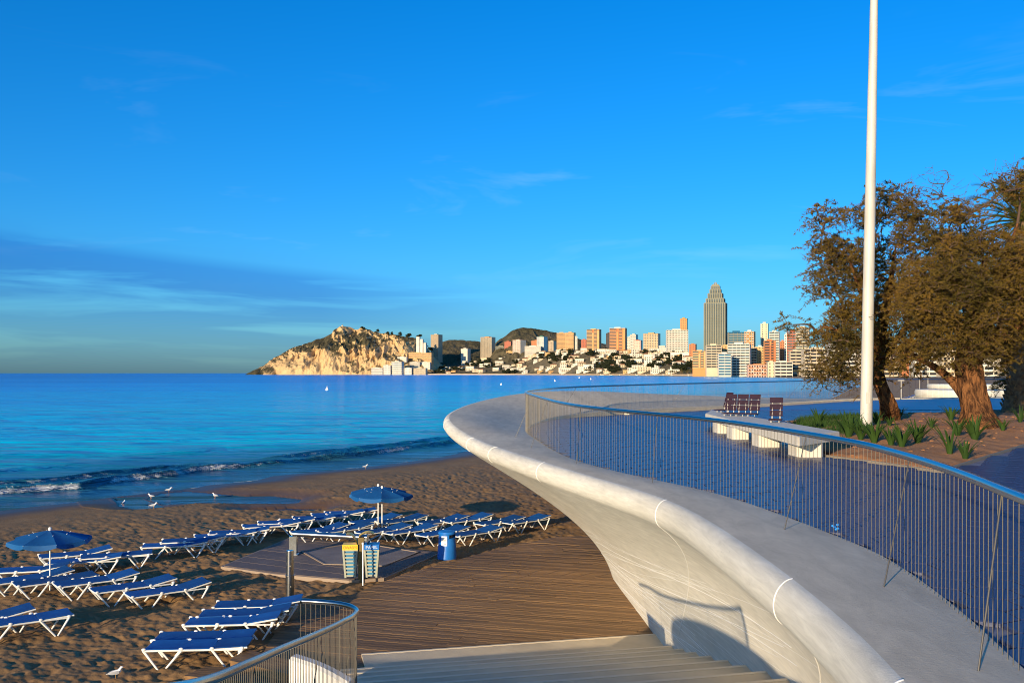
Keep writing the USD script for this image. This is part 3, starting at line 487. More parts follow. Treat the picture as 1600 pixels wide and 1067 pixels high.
# hexagonal tiles: the nearest ones in view are single pieces
R = 0.235; dx, dy = R * math.sqrt(3), R * 1.5; cells = []
lim = deckpoly.intersection(Polygon([(0.5, 4.2), (30, 4.2), (34, 46), (0.3, 46)])).buffer(-0.02).difference(bed.buffer(0.16))
for j in range(int(42 / dy)):
    for i in range(int(36 / dx)):
        cells.append((0.2 + (i + 0.5 * (j % 2)) * dx, 4.2 + j * dy))
cells = np.array(cells); cells = cells[shapely.contains(lim, shapely.points(cells))]
inview = np.abs(cells[:, 0] / cells[:, 1]) < 0.56
cells = cells[inview]; cells = cells[np.argsort(cells[:, 1] + 0.2 * cells[:, 0])]
def hextile(mb, c, r):
    a = np.arange(6) * PI / 3 + PI / 6; h = 0.032 + r.uniform(-0.003, 0.003); tl = r.uniform(-0.003, 0.003, 2)
    o = np.stack([np.cos(a), np.sin(a)], 1); z = lambda q: (q * tl).sum(1)
    o1, o2 = o * (R - 0.0095), o * (R - 0.018)
    v = np.vstack([np.column_stack([o1 + c, np.full(6, ZD - 0.052)]), np.column_stack([o1 + c, ZD - 0.05 + h - 0.008 + z(o1)]), np.column_stack([o2 + c, ZD - 0.05 + h + z(o2)])])
    f = []
    for q in range(6):
        w = (q + 1) % 6; f += [(q, w, 6 + w), (q, 6 + w, 6 + q), (6 + q, 6 + w, 12 + w), (6 + q, 12 + w, 12 + q)]
    f += [(12, 12 + q, 13 + q) for q in range(1, 5)]
    mb.add(v, np.array(f))
rt = np.random.default_rng(5)
for c in cells[:290]:
    m_ = MB(); hextile(m_, c, rt); fl.add('tile', m_, 'tile_blue', world=True)
rest = MB()
for c in cells[290:]: hextile(rest, c, rt)
fl.add('far_tiles', rest, 'tile_blue', world=True, kind='stuff')
rem = deckpoly.difference(Polygon([(-5, 0), (80, 0), (80, 45.9), (-5, 45.9)]))
far_fl = MB()
for g_ in getattr(rem, 'geoms', [rem]): far_fl.poly(g_.buffer(-0.25), ZD - 0.05, ZD)
fl.add('far_paving', far_fl, 'blue_floor', world=True)
# drain comb under the far rim
comb = MB()
for k in np.linspace(15.2, 19.4, 300):
    p = cI(k); t = cI(k, 1); t /= np.linalg.norm(t); n = np.array([t[1], -t[0]])
    comb.beam((*(p + n * 0.04), ZD + 0.05), (*(p + n * 0.30), ZD + 0.05), 0.09, 0.16)
terrace.add('drain_comb', comb, 'concrete_top', world=True, kind='stuff')

# planting bed
zb = ZD + 0.10
V, F = trimesh.creation.triangulate_polygon(bed, engine='earcut')
gx = np.arange(5, 32, 0.22); gy = np.arange(15, 50, 0.22); GX, GY = np.meshgrid(gx, gy, indexing='ij'); dd_ = shapely.distance(bed.exterior, shapely.points(GX.ravel(), GY.ravel())).reshape(GX.shape); ins = shapely.contains(bed, shapely.points(GX.ravel(), GY.ravel())).reshape(GX.shape)
BZ = lambda x, y, d: ZD - 0.03 + np.clip(d, 0, 1.2) * 0.12 + (meshkit.fbm(np.stack([x, y, 0 * x], -1) * 1.1, 4, 21) - 0.5) * 0.16 * np.clip(d, 0, 1)
gz = np.where(ins, BZ(GX, GY, dd_), ZD - 0.4)
single('soil', MB().grid(np.stack([GX, GY, gz], -1)), 'soil', smooth=True, kind='structure', label='brown earth of the planting bed under the trees')
kerb = MB(); ring = np.array(bed.exterior.coords)
for a, b in zip(ring[:-1], ring[1:]):
    if np.linalg.norm(b - a) > 0.02: kerb.beam((*a, ZD - 0.035), (*b, ZD - 0.035), 0.06, 0.075)
single('kerb', kerb, 'kerb_stone', kind='structure', label='thin pale kerb round the planting bed')
def bed_at(px, py):
    p = P(px, py, ZD + 0.08); d = bed.exterior.distance(Point(p[:2])); return np.array([p[0], p[1], float(BZ(p[0], p[1], d))])

# ------------------------------------------------------------------ railings
def rail(thing, path, base_z, height, spacing, first, r_bar=0.0032, r_rail=0.034, lean=0.0):
    """path: dense plan polyline; base_z and height per point."""
    path = np.asarray(path, float); seg = np.r_[0, np.cumsum(np.linalg.norm(np.diff(path, axis=0), axis=1))]
    top = np.column_stack([path, base_z + height])
    thing.add('handrail', MB().tube(top, r_rail, 10), 'steel_rail', smooth=True, world=True)
    s = np.arange(0.05, seg[-1], spacing); f = lambda a: np.interp(s, seg, a)
    bx, by, bz, bh = f(path[:, 0]), f(path[:, 1]), f(np.broadcast_to(base_z, seg.shape)), f(np.broadcast_to(height, seg.shape))
    more = MB()
    for i in range(len(s)):
        tgt = MB() if i < first else more
        tgt.tube([(bx[i], by[i], bz[i] - 0.03), (bx[i], by[i], bz[i] + bh[i] - r_rail * 0.6)], r_bar if by[i] < 30 else r_bar * 1.0, 5, caps=False)
        if i < first: thing.add('baluster', tgt, 'steel_bar', smooth=True, world=True)
    if len(s) > first: thing.add('far_balusters', more, 'steel_bar', smooth=True, world=True, kind='stuff')
    return top
ur = np.linspace(0.9, 21.8, 900); pr = cI(ur); tr = cI(ur, 1); tr /= np.linalg.norm(tr, axis=1, keepdims=True)
pr = pr + np.stack([-tr[:, 1], tr[:, 0]], 1) * 0.06
hr = np.interp(ur, [1, 4, 8, 11, 13, 15, 17, 19, 22], [1.02, 1.03, 1.10, 1.17, 1.17, 1.22, 1.28, 1.33, 1.35])
bzr = np.interp(ur, [12, 15, 18, 20], [0.0, 0.16, 0.14, 0.03]) + ZD
hr = hr - (bzr - ZD)
railing = Thing('railing', 'long curved steel railing of thin bars round the blue terrace floor', 'railing', (*cI(5), ZD))
rt_top = rail(railing, pr, bzr, hr, 0.105, 298)
for k in (0.75, 2.05, 3.55, 5.1, 6.75, 7.9, 9.0, 10.0, 14.0, 16.2, 18.0):           # thin stays from the handrail out to the rim
    i = int(np.argmin(np.abs(ur - (k + 0.10)))); tp = rt_top[i]; I, T = cI(k), cT(k); o = T[:2] - I; o /= np.linalg.norm(o); L_ = min(np.linalg.norm(T[:2] - I) * 0.42, 0.62)
    foot = np.array([*(I + o * L_), (ZD if k < 11 else ZD + 0.45 if k < 15 else ZD + 0.3)])
    railing.add('stay_rod', MB().tube([foot, tp], 0.0065, 6).rev([(0.001, 0.015), (0.028, 0.012), (0.03, 0.0)], 8, foot), 'steel_bar', smooth=True, world=True)
p = P(1306, 829, ZD); scr = MB()
for i in range(5): scr.ball(p + [rng.uniform(-.03, .03), rng.uniform(-.02, .02), 0.015 + 0.013 * i], (0.018, 0.012, 0.013), 1)
single('plastic_scrap', scr, 'scrap_blue', 'small bright blue scrap caught at the foot of the railing', 'litter')

# ------------------------------------------------------------------ left terrace, its railing, stairs, boardwalk
rail_px = [(310, 1067, 1.60), (390, 1035.5, 1.88), (450, 1009, 2.12), (500, 988, 2.36), (535, 971, 2.55), (552, 961.5, 2.62), (557.5, 955, 2.65), (550, 948, 2.65), (530, 943, 2.65), (500, 940, 2.65), (470, 938.5, 2.65)]
lp = np.array([[-1.74, 4.1, 4.22]] + [P(x, y, CAMZ - b) for x, y, b in rail_px])
tt = np.r_[0, np.cumsum(np.linalg.norm(np.diff(lp[:, :2], axis=0), axis=1))]; lc = PchipInterpolator(tt, lp); us = np.linspace(0, tt[-1], 240); lp3 = lc(us); lpath = lp3[:, :2]; lbase = lp3[:, 2] - 1.05
low_rail = Thing('railing', 'short hooked steel railing of thin bars at the bottom, ending beside the loungers', 'railing', (*lpath[150], 1.9))
rail(low_rail, lpath, lbase, np.full(240, 1.05), 0.062, 200, r_bar=0.0036, r_rail=0.03)
for px in (395, 500, 556):
    i = int(np.argmin(np.abs(800 + FPX * lpath[:200, 0] / lpath[:200, 1] - px) + (lpath[:200, 1] < 5) * 999)); q = lp3[i]; low_rail.add('stay_rod', MB().tube([(q[0] - 0.16, q[1] + 0.30, lbase[i]), (q[0], q[1], q[2])], 0.005, 6), 'steel_bar', smooth=True, world=True)
for i in (0,): low_rail.add('end_post', MB().tube([(*lpath[i], lbase[i] - 0.03), lp3[i]], 0.026, 10), 'steel_rail', smooth=True, world=True)
lt = Thing('stair_terrace', 'low white concrete upstand and wall carrying the hooked railing', 'terrace', (*lpath[150], 0))
tl = np.gradient(lpath, axis=0); tl /= np.linalg.norm(tl, axis=1, keepdims=True); nl = np.stack([tl[:, 1], -tl[:, 0]], 1)
lt.add('string', MB().grid(np.stack([np.column_stack([lpath + nl * 0.10, lbase - 0.16]), np.column_stack([lpath + nl * 0.10, lbase]), np.column_stack([lpath - nl * 0.10, lbase]), np.column_stack([lpath - nl * 0.10, lbase - 0.16]), np.column_stack([lpath + nl * 0.10, lbase - 0.161])], 1)), 'concrete_shell', smooth=35, world=True)
for i in range(20, 240, 36): lt.add('pier', MB().tube([(*lpath[i], -0.3), (*lpath[i], lbase[i] - 0.15)], 0.08, 10), 'concrete_shell', smooth=40, world=True)
up = MB(); ww = []
A_, B_ = D(452, 1026, 10.95), D(541, 1066, 10.35)
for w in np.linspace(0, 1, 14):
    c = A_ * (1 - w) + B_ * w; c[1] += 0.08 * math.sin(PI * w); ww.append([(c[0], c[1], 0.2), (c[0], c[1], c[2] - 0.03), (c[0] + 0.02, c[1] + 0.03, c[2]), (c[0] + 0.05, c[1] + 0.13, c[2]), (c[0] + 0.06, c[1] + 0.15, c[2] - 0.03), (c[0] + 0.06, c[1] + 0.15, 0.2)])
up.grid(np.array(ww), flip=True); up.add(np.array(ww[0]), np.array([[0, 1, 2], [0, 2, 3], [0, 3, 4], [0, 4, 5]])); up.add(np.array(ww[-1]), np.array([[0, 2, 1], [0, 3, 2], [0, 4, 3], [0, 5, 4]]))
lt.add('upstand', up, 'joint_white', smooth=35, world=True, label='bright white upstand behind the bars')

# the promenade goes on to the left, nearer than the picture: two rounded terrace ends
def lobe_(label, cx, cy, rx, ry, zt_):
    a = np.linspace(0, 2 * PI, 49); prof = [(0.001, zt_ + .05), (0.8, zt_ + 0.05), (0.95, zt_), (1.0, zt_ - .15), (1.0, zt_ - .34), (0.90, zt_ - .44), (0.5, zt_ - .52), (0.2, zt_ - .8), (0.12, 0.6), (0.11, -0.4)]
    V = np.stack([np.stack([cx + np.cos(a) * q * rx, cy + np.sin(a) * q * ry, np.full(49, z)], -1) for q, z in prof], 1); single('terrace_lobe', MB().grid(V), 'concrete_shell', label, 'terrace', smooth=True)
lobe_('rounded white concrete terrace end left of the stairs, below the picture', -3.45, 2.9, 1.85, 1.85, ZD - 0.10)
lobe_('broad low rounded terrace on the left, below the picture', -9.0, 1.9, 5.2, 5.0, 2.45)

# stairs
sd = np.array([6.17, 1.5]); sd /= np.linalg.norm(sd); sn = np.array([sd[1], -sd[0]])      # along the treads; down the view towards the camera
stairs = Thing('stairs', 'wide pale concrete stairs rising beside the white terrace wall', 'stairs', (0.5, 14, 0))
E0 = np.array([3.2, 20.1])
for i in range(17):
    e = E0 + sn * (0.0 if i == 0 else (1.7 + (i - 1) * 1.02)); z1 = 0.17 + i * 0.243
    if e[1] < 4.5: break
    wallx = 0.35
    a, b = (e - sd * 6.3 if i < 1 else e - sd * ((e[0] + (3.1 if e[1] > 12.3 else 1.95)) / sd[0])), e + sd * ((3.6 - e[0]) / sd[0]); dep = 4.0 if i < 16 else 1
    q = [a, b, b + sn * dep - [0.22 * dep, 0], a + sn * dep - [0.236 * dep * (i > 0), 0]]
    m_ = MB(); r_ = 0.015
    m_.hexa([(*q[3], z1 - 0.6), (*q[2], z1 - 0.6), (*q[1], z1 - 0.6), (*q[0], z1 - 0.6), (*q[3], z1), (*q[2], z1), (*(q[1] + sn * r_), z1), (*(q[0] + sn * r_), z1)])
    st_p = stairs.add('step', m_, 'concrete_step', world=True)
    n_a, n_b = a + sn * 0.02, b + sn * 0.02
    stairs.add('nosing', MB().hexa([(*(n_a + sn * .07), z1 - .01), (*(n_b + sn * .07), z1 - .01), (*n_b, z1 - .01), (*n_a, z1 - .01), (*(n_a + sn * .07), z1 + .006), (*(n_b + sn * .07), z1 + .006), (*n_b, z1 + .006), (*n_a, z1 + .006)]), 'step_nosing', world=True, parent=st_p)

# boardwalk: each plank a piece
bw_px = [(1010, 975), (960, 905), (945, 836), (872, 838), (800, 851), (700, 878), (620, 900), (545, 930), (470, 962), (425, 985)]
BWZ = 0.12
bw = [tuple(P(x, y, BWZ)[:2]) for x, y in bw_px]
bwp = Polygon([(4.2, 17.5), (4.2, 33.0)] + bw[2:] + [(-5.0, 20.2), (-4.9, 19.0), (-3.8, 16.0), (-2.6, 15.0), (0, 15.5)]).buffer(0)
board = Thing('boardwalk', 'weathered brown plank boardwalk between the sand and the white terrace', None, (-1, 24, 0), kind='structure')
pd = np.array([0.96, -0.28]); pd /= np.linalg.norm(pd); pn = np.array([-pd[1], pd[0]])
rb = np.random.default_rng(9); w_ = 0.145; o_ = np.array([0.0, 24.0]); npl = 0
for j in range(-80, 80):
    c0_, c1_ = o_ + pn * (j * w_), o_ + pn * (j * w_ + w_ - 0.012)
    strip = Polygon([tuple(c0_ - pd * 30), tuple(c0_ + pd * 30), tuple(c1_ + pd * 30), tuple(c1_ - pd * 30)]).intersection(bwp)
    for g_ in getattr(strip, 'geoms', [strip]):
        if g_.is_empty or g_.area < 0.05: continue
        ends = sorted([(np.array(c) - o_) @ pd for c in g_.exterior.coords]); s0, s1 = ends[0], ends[-1]
        cuts = [s0]; x_ = s0 + rb.uniform(1.5, 5.0)
        while x_ < s1 - 1.2 and npl < 280: cuts.append(x_); x_ += 5.0
        cuts.append(s1)
        for a_, b_ in zip(cuts[:-1], cuts[1:]):
            sub = g_.intersection(Polygon([tuple(o_ + pd * (a_ + .003) + pn * -30), tuple(o_ + pd * (b_ - .003) + pn * -30), tuple(o_ + pd * (b_ - .003) + pn * 30), tuple(o_ + pd * (a_ + .003) + pn * 30)]))
            if sub.is_empty or sub.geom_type != 'Polygon': continue
            board.add('plank', MB().poly(sub, BWZ - 0.035, BWZ + rb.uniform(-0.004, 0.004)), 'deck_wood', world=True); npl += 1
board.add('frame', MB().poly(bwp.buffer(-0.06), BWZ - 0.25, BWZ - 0.04), 'dark_recess', world=True)
# two plank steps going down to the sand at the lower left
def plank_step(px, z1, n, label):
    q = np.array([P(x, y, z1)[:2] for x, y in px]); t = Thing('wooden_step', label, 'step', (*q.mean(0), 0))
    for i in range(n):
        a0, a1 = i / n, (i + 0.93) / n
        l0, l1 = q[0] + (q[3] - q[0]) * a0, q[0] + (q[3] - q[0]) * a1; r0, r1 = q[1] + (q[2] - q[1]) * a0, q[1] + (q[2] - q[1]) * a1
        t.add('plank', MB().hexa([(*l0, z1 - .04), (*r0, z1 - .04), (*r1, z1 - .04), (*l1, z1 - .04), (*l0, z1), (*r0, z1), (*r1, z1), (*l1, z1)]), 'deck_wood', world=True)
    m_ = MB(); c = q.mean(0); q2 = c + (q - c) * 0.97; m_.hexa([(*x, -0.2) for x in q2] + [(*x, z1 - .045) for x in q2]); t.add('side_frame', m_, 'deck_wood_side', world=True)
plank_step([(287, 1055), (420, 1068), (450, 1045), (322, 1040)], 0.16, 6, 'lowest wooden plank step down to the sand under the hooked railing')
plank_step([(358, 1031), (450, 1052), (470, 1035), (385, 1013)], 0.30, 5, 'upper wooden plank step between the boardwalk and the lowest step')
# ------------------------------------------------------------------ the far side: towers, houses, trees, palms
def frame(px0, px1, ytop, ybase, dist, yaw_deg, side):
    """World box of a building seen between two photo columns: centre, width, depth, base and top heights. side: share of the seen width that is the right-hand wall."""
    s = dist / FPX; W = (px1 - px0) * s; yaw = math.radians(yaw_deg)
    w = W * (1 - side) / math.cos(yaw); d = max(W * side / max(math.sin(abs(yaw)), 0.05), 6.0) if side > 0 else max(12.0, w * 0.6)
    d = min(d, 60); z0, z1 = CAMZ - (ybase - HOR) * s, CAMZ - (ytop - HOR) * s
    x0 = (px0 - 800) * s
    c = np.array([x0 + w / 2 * math.cos(yaw) + abs(math.sin(yaw)) * 0, dist])     # middle of the front
    return c, w, d, z0, z1, yaw
def tower(label, px0, px1, ytop, ybase, dist, wall, style='bands', side=0.22, yaw=-24, glass='glass_dark', trim=None, roof=True, cat='building', floor=4.4, down=25, name='apartment_block', group=None, cap=None):
    if px0 < 1116 and dist > 2000 and cat == 'building' and ybase < 562.5 and name == 'apartment_block' and px0 > 668:
        pm = (px0 + px1) / 2; tq = np.linspace(0.05, 1.25, 60); yy = HOR - (town_z(pm, tq) - CAMZ) * FPX / (ZS(pm) + 450 * tq); ok = np.nonzero(yy <= ybase - 1)[0]; shift = (dist - 2900) / 3000.0 * 600
        dist = float(ZS(pm)) + 450 * (tq[ok[0]] if len(ok) else 1.02) + shift
    c, w, d, z0, z1, a = frame(px0, px1, ytop, ybase, dist, yaw if side > 0 else -5, side)
    z0 -= 4; h = z1 - z0; t = Thing(name, label, cat, (c[0], c[1], z0), a, group)
    trim = trim or wall; hw = w / 2
    t.add('wall', MB().box(-hw, hw, 0, d, -down, h), wall)
    nf = max(2, int(h / floor)); fl_h = h / nf; win, bal = MB(), MB()
    if style == 'bands':                                   # continuous balconies, dark openings behind them
        for i in range(nf):
            z = i * fl_h; win.box(-hw * 0.97, hw * 0.97, -0.06, 0.5, z + fl_h * 0.40, z + fl_h * 0.92); bal.box(-hw, hw, -1.5, -0.001, z + 0.0, z + fl_h * 0.40)
        n_ = max(2, int(w / 7))
        for i in range(n_ + 1):
            x = -hw + w * i / n_; bal.box(x - .25, x + .25, -1.45, -0.002, 0, h)
    elif style == 'grid':
        n_ = max(3, int(w / 3.6))
        for i in range(nf):
            for j in range(n_):
                x = -hw + w * (j + 0.5) / n_; z = i * fl_h; ww_ = w / n_
                win.box(x - ww_ * 0.3, x + ww_ * 0.3, -0.06, 0.5, z + fl_h * 0.30, z + fl_h * 0.78)
                if (j + i) % 2 == 0 or j % 3 == 0: bal.box(x - ww_ * 0.42, x + ww_ * 0.42, -1.1, -0.001, z, z + fl_h * 0.30)
    elif style == 'core':                                  # balconies either side of a plain stair strip
        for i in range(nf):
            z = i * fl_h
            for a0, a1 in ((-0.98, -0.12), (0.18, 0.62)):
                win.box(hw * a0, hw * a1, -0.06, 0.5, z + fl_h * 0.42, z + fl_h * 0.92); bal.box(hw * a0, hw * a1, -1.5, -0.001, z, z + fl_h * 0.42)
        bal.box(-hw * 0.10, hw * 0.14, -1.6, -0.001, 0, h * 0.86); bal.box(hw * 0.66, hw, -0.8, -0.001, 0, h * 0.97)
    elif style == 'strips':
        n_ = max(3, int(w / 4.5))
        for j in range(n_):
            x = -hw + w * (j + 0.5) / n_; ww_ = w / n_
            for i in range(nf):
                z = i * fl_h; win.box(x - ww_ * 0.24, x + ww_ * 0.24, -0.06, 0.5, z + fl_h * 0.22, z + fl_h * 0.84)
            bal.box(x - ww_ * 0.5, x - ww_ * 0.34, -0.9, -0.001, 0, h)
        bal.box(hw - 0.6, hw, -0.9, -0.001, 0, h)
    elif style == 'plainwin':
        n_ = max(2, int(w / 5.0))
        for i in range(nf):
            for j in range(n_):
                x = -hw + w * (j + 0.5) / n_; z = i * fl_h; win.box(x - 0.8, x + 0.8, -0.06, 0.5, z + fl_h * 0.35, z + fl_h * 0.8)
    if win.n: t.add('windows', win, glass, kind='stuff')
    if bal.n: t.add('balconies', bal, trim, kind='stuff')
    if side > 0.1:                                         # windows of the shaded end wall
        sw_ = MB(); n_ = max(1, int(d / 6))
        for i in range(nf):
            for j in range(n_):
                y = d * (j + 0.5) / n_; z = i * fl_h; sw_.box(hw - 0.4, hw + 0.06, y - 0.9, y + 0.9, z + fl_h * 0.35, z + fl_h * 0.8)
        t.add('end_windows', sw_, glass, kind='stuff')
    if roof:
        r_ = MB(); r_.box(-hw - 0.3, hw + 0.3, -1.6 if bal.n else -0.3, d + 0.3, h + 0.004, h + 0.7); r_.box(-hw * 0.45, hw * 0.35, d * 0.25, d * 0.7, h + 0.701, h + min(3.6, 0.9 + h * 0.06))
        t.add('roof', r_, cap or trim)
    return t
def TW(*a, **k): return tower(*a, **k)
TW('tan tower with pale stripes standing alone right of the headland', 673, 691, 523, 556, 3300, 'wall_tan', 'strips', side=0.33, trim='wall_cream', yaw=-30)
for i, (a, b, y) in enumerate([(650, 657, 526), (655.5, 662, 530), (661, 667, 535.5)]):
    TW(['highest block of the white stepped flats behind the headland crest', 'middle block of the white stepped flats behind the headland crest', 'lowest block of the white stepped flats behind the headland crest'][i], a, b, y, y + 14, 3900, 'wall_white', 'plainwin', side=0.25, roof=False)
TW('white gabled house block among the dark trees below the wooded ridge', 720, 735, 545, 561, 3300, 'wall_white', 'plainwin', side=0.3)
TW('cream tower with close white balcony bands left of the rounded hill', 751, 774, 527, 558, 3350, 'wall_cream', 'bands', side=0.24, cap='wall_orange')
TW('low grey frame block right of the cream banded tower', 774, 791, 541, 558, 3330, 'wall_grey', 'bands', side=0)
TW('red brick tower in front of the rounded hill', 788, 801, 534, 556, 3300, 'wall_red', 'plainwin', side=0.2)
TW('small cream block at the foot of the red brick tower', 791, 801, 549, 562, 3150, 'wall_ochre', 'plainwin', side=0)
TW('tall pinkish white tower with a pink end below the rounded hill', 801, 822, 531.5, 560, 3150, 'wall_white', 'grid', side=0.42, trim='wall_pink', yaw=-38)
TW('broad low cream block right of the pinkish tower', 820, 845, 541, 558, 3050, 'wall_white', 'grid', side=0)
TW('orange brick block in front of the white green-roofed tower', 830, 850, 532.5, 548, 3200, 'wall_brick', 'plainwin', side=0.15)
TW('white tower with dark glass side and green roof below the hill', 839, 856, 526, 548, 3300, 'wall_white', 'strips', side=0.35, cap='roof_green', glass='glass_blue')
TW('narrow beige and dark block left of the ochre twin tower', 857, 870, 533, 548, 3200, 'wall_tan', 'strips', side=0.4)
TW('left half of the ochre twin tower with many small balconies', 870, 885, 520.5, 549, 3050, 'wall_ochre', 'grid', side=0)
TW('right half of the ochre twin tower with a plain end wall', 884, 900, 520, 549, 3030, 'wall_ochre', 'grid', side=0.24)
TW('thin white block just behind the ochre twin tower', 897, 902, 526, 548, 3200, 'wall_white', 'plainwin', side=0)
TW('red wedge shaped house block left of the brick tower', 908, 918, 531, 549, 2960, 'wall_red', 'plainwin', side=0.2)
TW('orange brick tower with white stair strip, left of the two big brick towers', 917, 940, 515, 549, 2850, 'wall_brick', 'core', side=0.18, trim='wall_ochre')
TW('dark slim block attached left of the white-topped brick tower', 947, 955, 521, 548, 2850, 'wall_dark', 'plainwin', side=0)
TW('white-topped orange brick tower, right of the two big brick towers', 953, 980, 513, 550, 2750, 'wall_brick', 'core', side=0.14, trim='wall_orange', cap='wall_white')
TW('short white slab tower right of the white-topped brick tower', 980, 989, 527, 547, 2800, 'wall_white', 'strips', side=0.3)
TW('grey white tower behind the short white slab tower', 985, 998, 523, 548, 2850, 'wall_white', 'strips', side=0.35)
TW('pink and white block with a red roof before the cream striped tower', 990, 1005, 532, 547, 2650, 'wall_pink', 'plainwin', side=0.3, cap='wall_red')
TW('cream tower with ochre vertical strips, midway along the skyline', 1006, 1033, 521.5, 547, 2600, 'wall_cream', 'strips', side=0.2, trim='wall_ochre')
TW('broad white hotel with a regular grid of windows', 1042, 1075, 516, 547, 2450, 'wall_white', 'grid', side=0.0)
TW('slender orange tower rising behind the broad white hotel', 1063, 1075, 498, 540, 3500, 'wall_orange', 'plainwin', side=0.18)
TW('small brick block on the dark wooded rise left of the skyscraper', 1077, 1090, 538, 551, 2300, 'wall_brick', 'plainwin', side=0.3)
TW('orange brick block with pale balconies below the skyscraper', 1083, 1105, 549, 572, 1800, 'wall_orange', 'core', side=0.1, trim='wall_ochre')
TW('cream banded block at the foot of the skyscraper', 1104, 1127, 540, 572, 1720, 'wall_cream', 'bands', side=0)
TW('peach coloured block between the two cream banded blocks', 1126, 1142, 541, 572, 1760, 'wall_ochre', 'plainwin', side=0)
TW('low white and blue banded block behind the palms', 1123, 1142, 553, 584, 1600, 'wall_white', 'bands', side=0, glass='glass_blue')
TW('large cream block with long white balconies behind the palms', 1139, 1175, 538, 584, 1640, 'wall_white', 'bands', side=0.15)
TW('dark glass topped office block behind the large cream block', 1139, 1165, 519.5, 560, 1850, 'wall_grey', 'bands', side=0, glass='glass_blue', cap='glass_blue')
TW('orange tower with white windows and dark end right of the glass topped block', 1164, 1183, 518.5, 560, 1840, 'wall_orange', 'grid', side=0.30, trim='wall_white')
TW('narrow cream block of balconies beside the peach slab', 1174, 1182, 545, 575, 1680, 'wall_cream', 'bands', side=0)
TW('plain peach slab block with a white roof edge', 1181, 1195, 542, 568, 1700, 'wall_ochre', 'plainwin', side=0.12, cap='wall_white')
TW('slim white tower above the brick block with dark windows', 1189, 1202, 506, 560, 1900, 'wall_cream', 'plainwin', side=0.2, cap='wall_white')
TW('brick tower with a column of dark windows in front of the white balcony tower', 1195, 1212, 533, 572, 1620, 'wall_orange', 'core', side=0, trim='wall_brick')
TW('white balcony tower behind the brick tower with dark windows', 1203, 1220, 519, 566, 1760, 'wall_white', 'bands', side=0.2)
TW('pinkish brick block between two pale towers near the trees', 1219, 1228, 534, 566, 1700, 'wall_brick', 'plainwin', side=0.2)
TW('very narrow white tower beside the dark red tower', 1226, 1233, 523, 566, 1680, 'wall_white', 'plainwin', side=0.2)
TW('dark red brick tower just left of the tree crown', 1231, 1248, 519, 566, 1560, 'wall_red', 'bands', side=0.1)
TW('cream tower half hidden by the left edge of the tree crown', 1245, 1266, 513, 572, 1520, 'wall_cream', 'bands', side=0.15)
TW('low cream banded block in front of the dark red tower', 1235, 1252, 549, 575, 1450, 'wall_cream', 'bands', side=0)
TW('low white seafront building with three dark window bands', 1211, 1238, 566, 587, 1420, 'wall_white', 'bands', side=0)
TW('cream blank fronted building on the seafront left of the three-band white one', 1200, 1212, 566, 587, 1430, 'wall_cream', 'plainwin', side=0)
TW('low pinkish seafront building behind palms', 1170, 1201, 570, 587, 1480, 'wall_pink', 'grid', side=0, trim='wall_brick')
for px0, px1, y0, dist, wl, st, lb in [(1258, 1302, 546, 1330, 'wall_cream', 'bands', 'cream block glimpsed through the left part of the tree crown'), (1298, 1346, 537, 1220, 'wall_white', 'bands', 'white block glimpsed behind the leaves left of the mast'),
        (1342, 1372, 553, 1150, 'wall_cream', 'grid', 'cream block hidden behind the mast'), (1380, 1412, 540, 1060, 'wall_cream', 'bands', 'cream banded block seen between the mast and the thick trunk'), (1410, 1425, 549, 1055, 'wall_brick', 'plainwin', 'brick end block beside the cream banded block between the trunks'),
        (1430, 1474, 531, 980, 'wall_white', 'bands', 'white banded block behind the leaning dark branch'), (1474, 1522, 549, 940, 'wall_cream', 'grid', 'cream block behind the thick trunk'), (1524, 1580, 524, 900, 'wall_white', 'bands', 'white banded block seen right of the thick trunk'), (1580, 1660, 540, 860, 'wall_cream', 'bands', 'cream block at the right edge behind the palm trunk')]:
    TW(lb, px0, px1, y0, 590, dist, wl, st, side=0)

# the skyscraper
dist = 1900; s = dist / FPX; cx, z0 = (1118 - 800) * s, 2.0
sky = Thing('skyscraper', 'tall grey olive skyscraper with a stepped spired top', 'skyscraper', (cx - 2, dist, z0), math.radians(-20))
def zt(y): return CAMZ - (y - HOR) * s - z0
st_ = [(17.0, 474), (14.0, 467), (11.2, 459), (8.4, 452.5), (6.6, 447)]
for i, (hw, y) in enumerate(st_):
    hw *= s * 0.94; d0, d1 = 3.0 * i * 0.8, 30 - 2.0 * i; zb_ = -2 if i == 0 else zt(st_[i - 1][1]); z1 = zt(y)
    sky.add('core', MB().box(-hw, hw, d0, d1, zb_ + (0.01 if i else 0), z1), 'glass_olive')
    pier, sp = MB(), MB(); n = max(4, int(round(hw * 2 / 4.6)))
    for j in range(n + 1):
        x = -hw + 2 * hw * j / n; pier.box(x - 0.95, x + 0.95, d0 - 0.9, d0 - 0.001, zb_, z1 + 1.2)
    for j in range(5): 
        y_ = d0 + (d1 - d0) * j / 4; pier.box(hw + 0.001, hw + 0.7, y_ - 0.8, y_ + 0.8, zb_, z1 + 1.2)
    for k in range(int((z1 - zb_) / 3.2)):
        z = zb_ + 3.2 * k; sp.box(-hw, hw, d0 - 0.5, d0 - 0.002, z, z + 1.05); sp.box(hw + 0.002, hw + 0.4, d0, d1, z, z + 1.05)
    sky.add('piers', pier, 'wall_pier', kind='stuff'); sky.add('spandrels', sp, 'wall_olive', kind='stuff'); sky.add('parapet', MB().box(-hw - .4, hw + .4, d0 - 0.4, d1, z1 + 0.003, z1 + 1.5), 'wall_pier')
cr = MB(); z1 = zt(447)
for x in (-6.0, -2.0, 2.0, 6.0): cr.box(x - 0.9, x + 0.9, 10, 14, z1, zt(444 if abs(x) > 3 else 441))
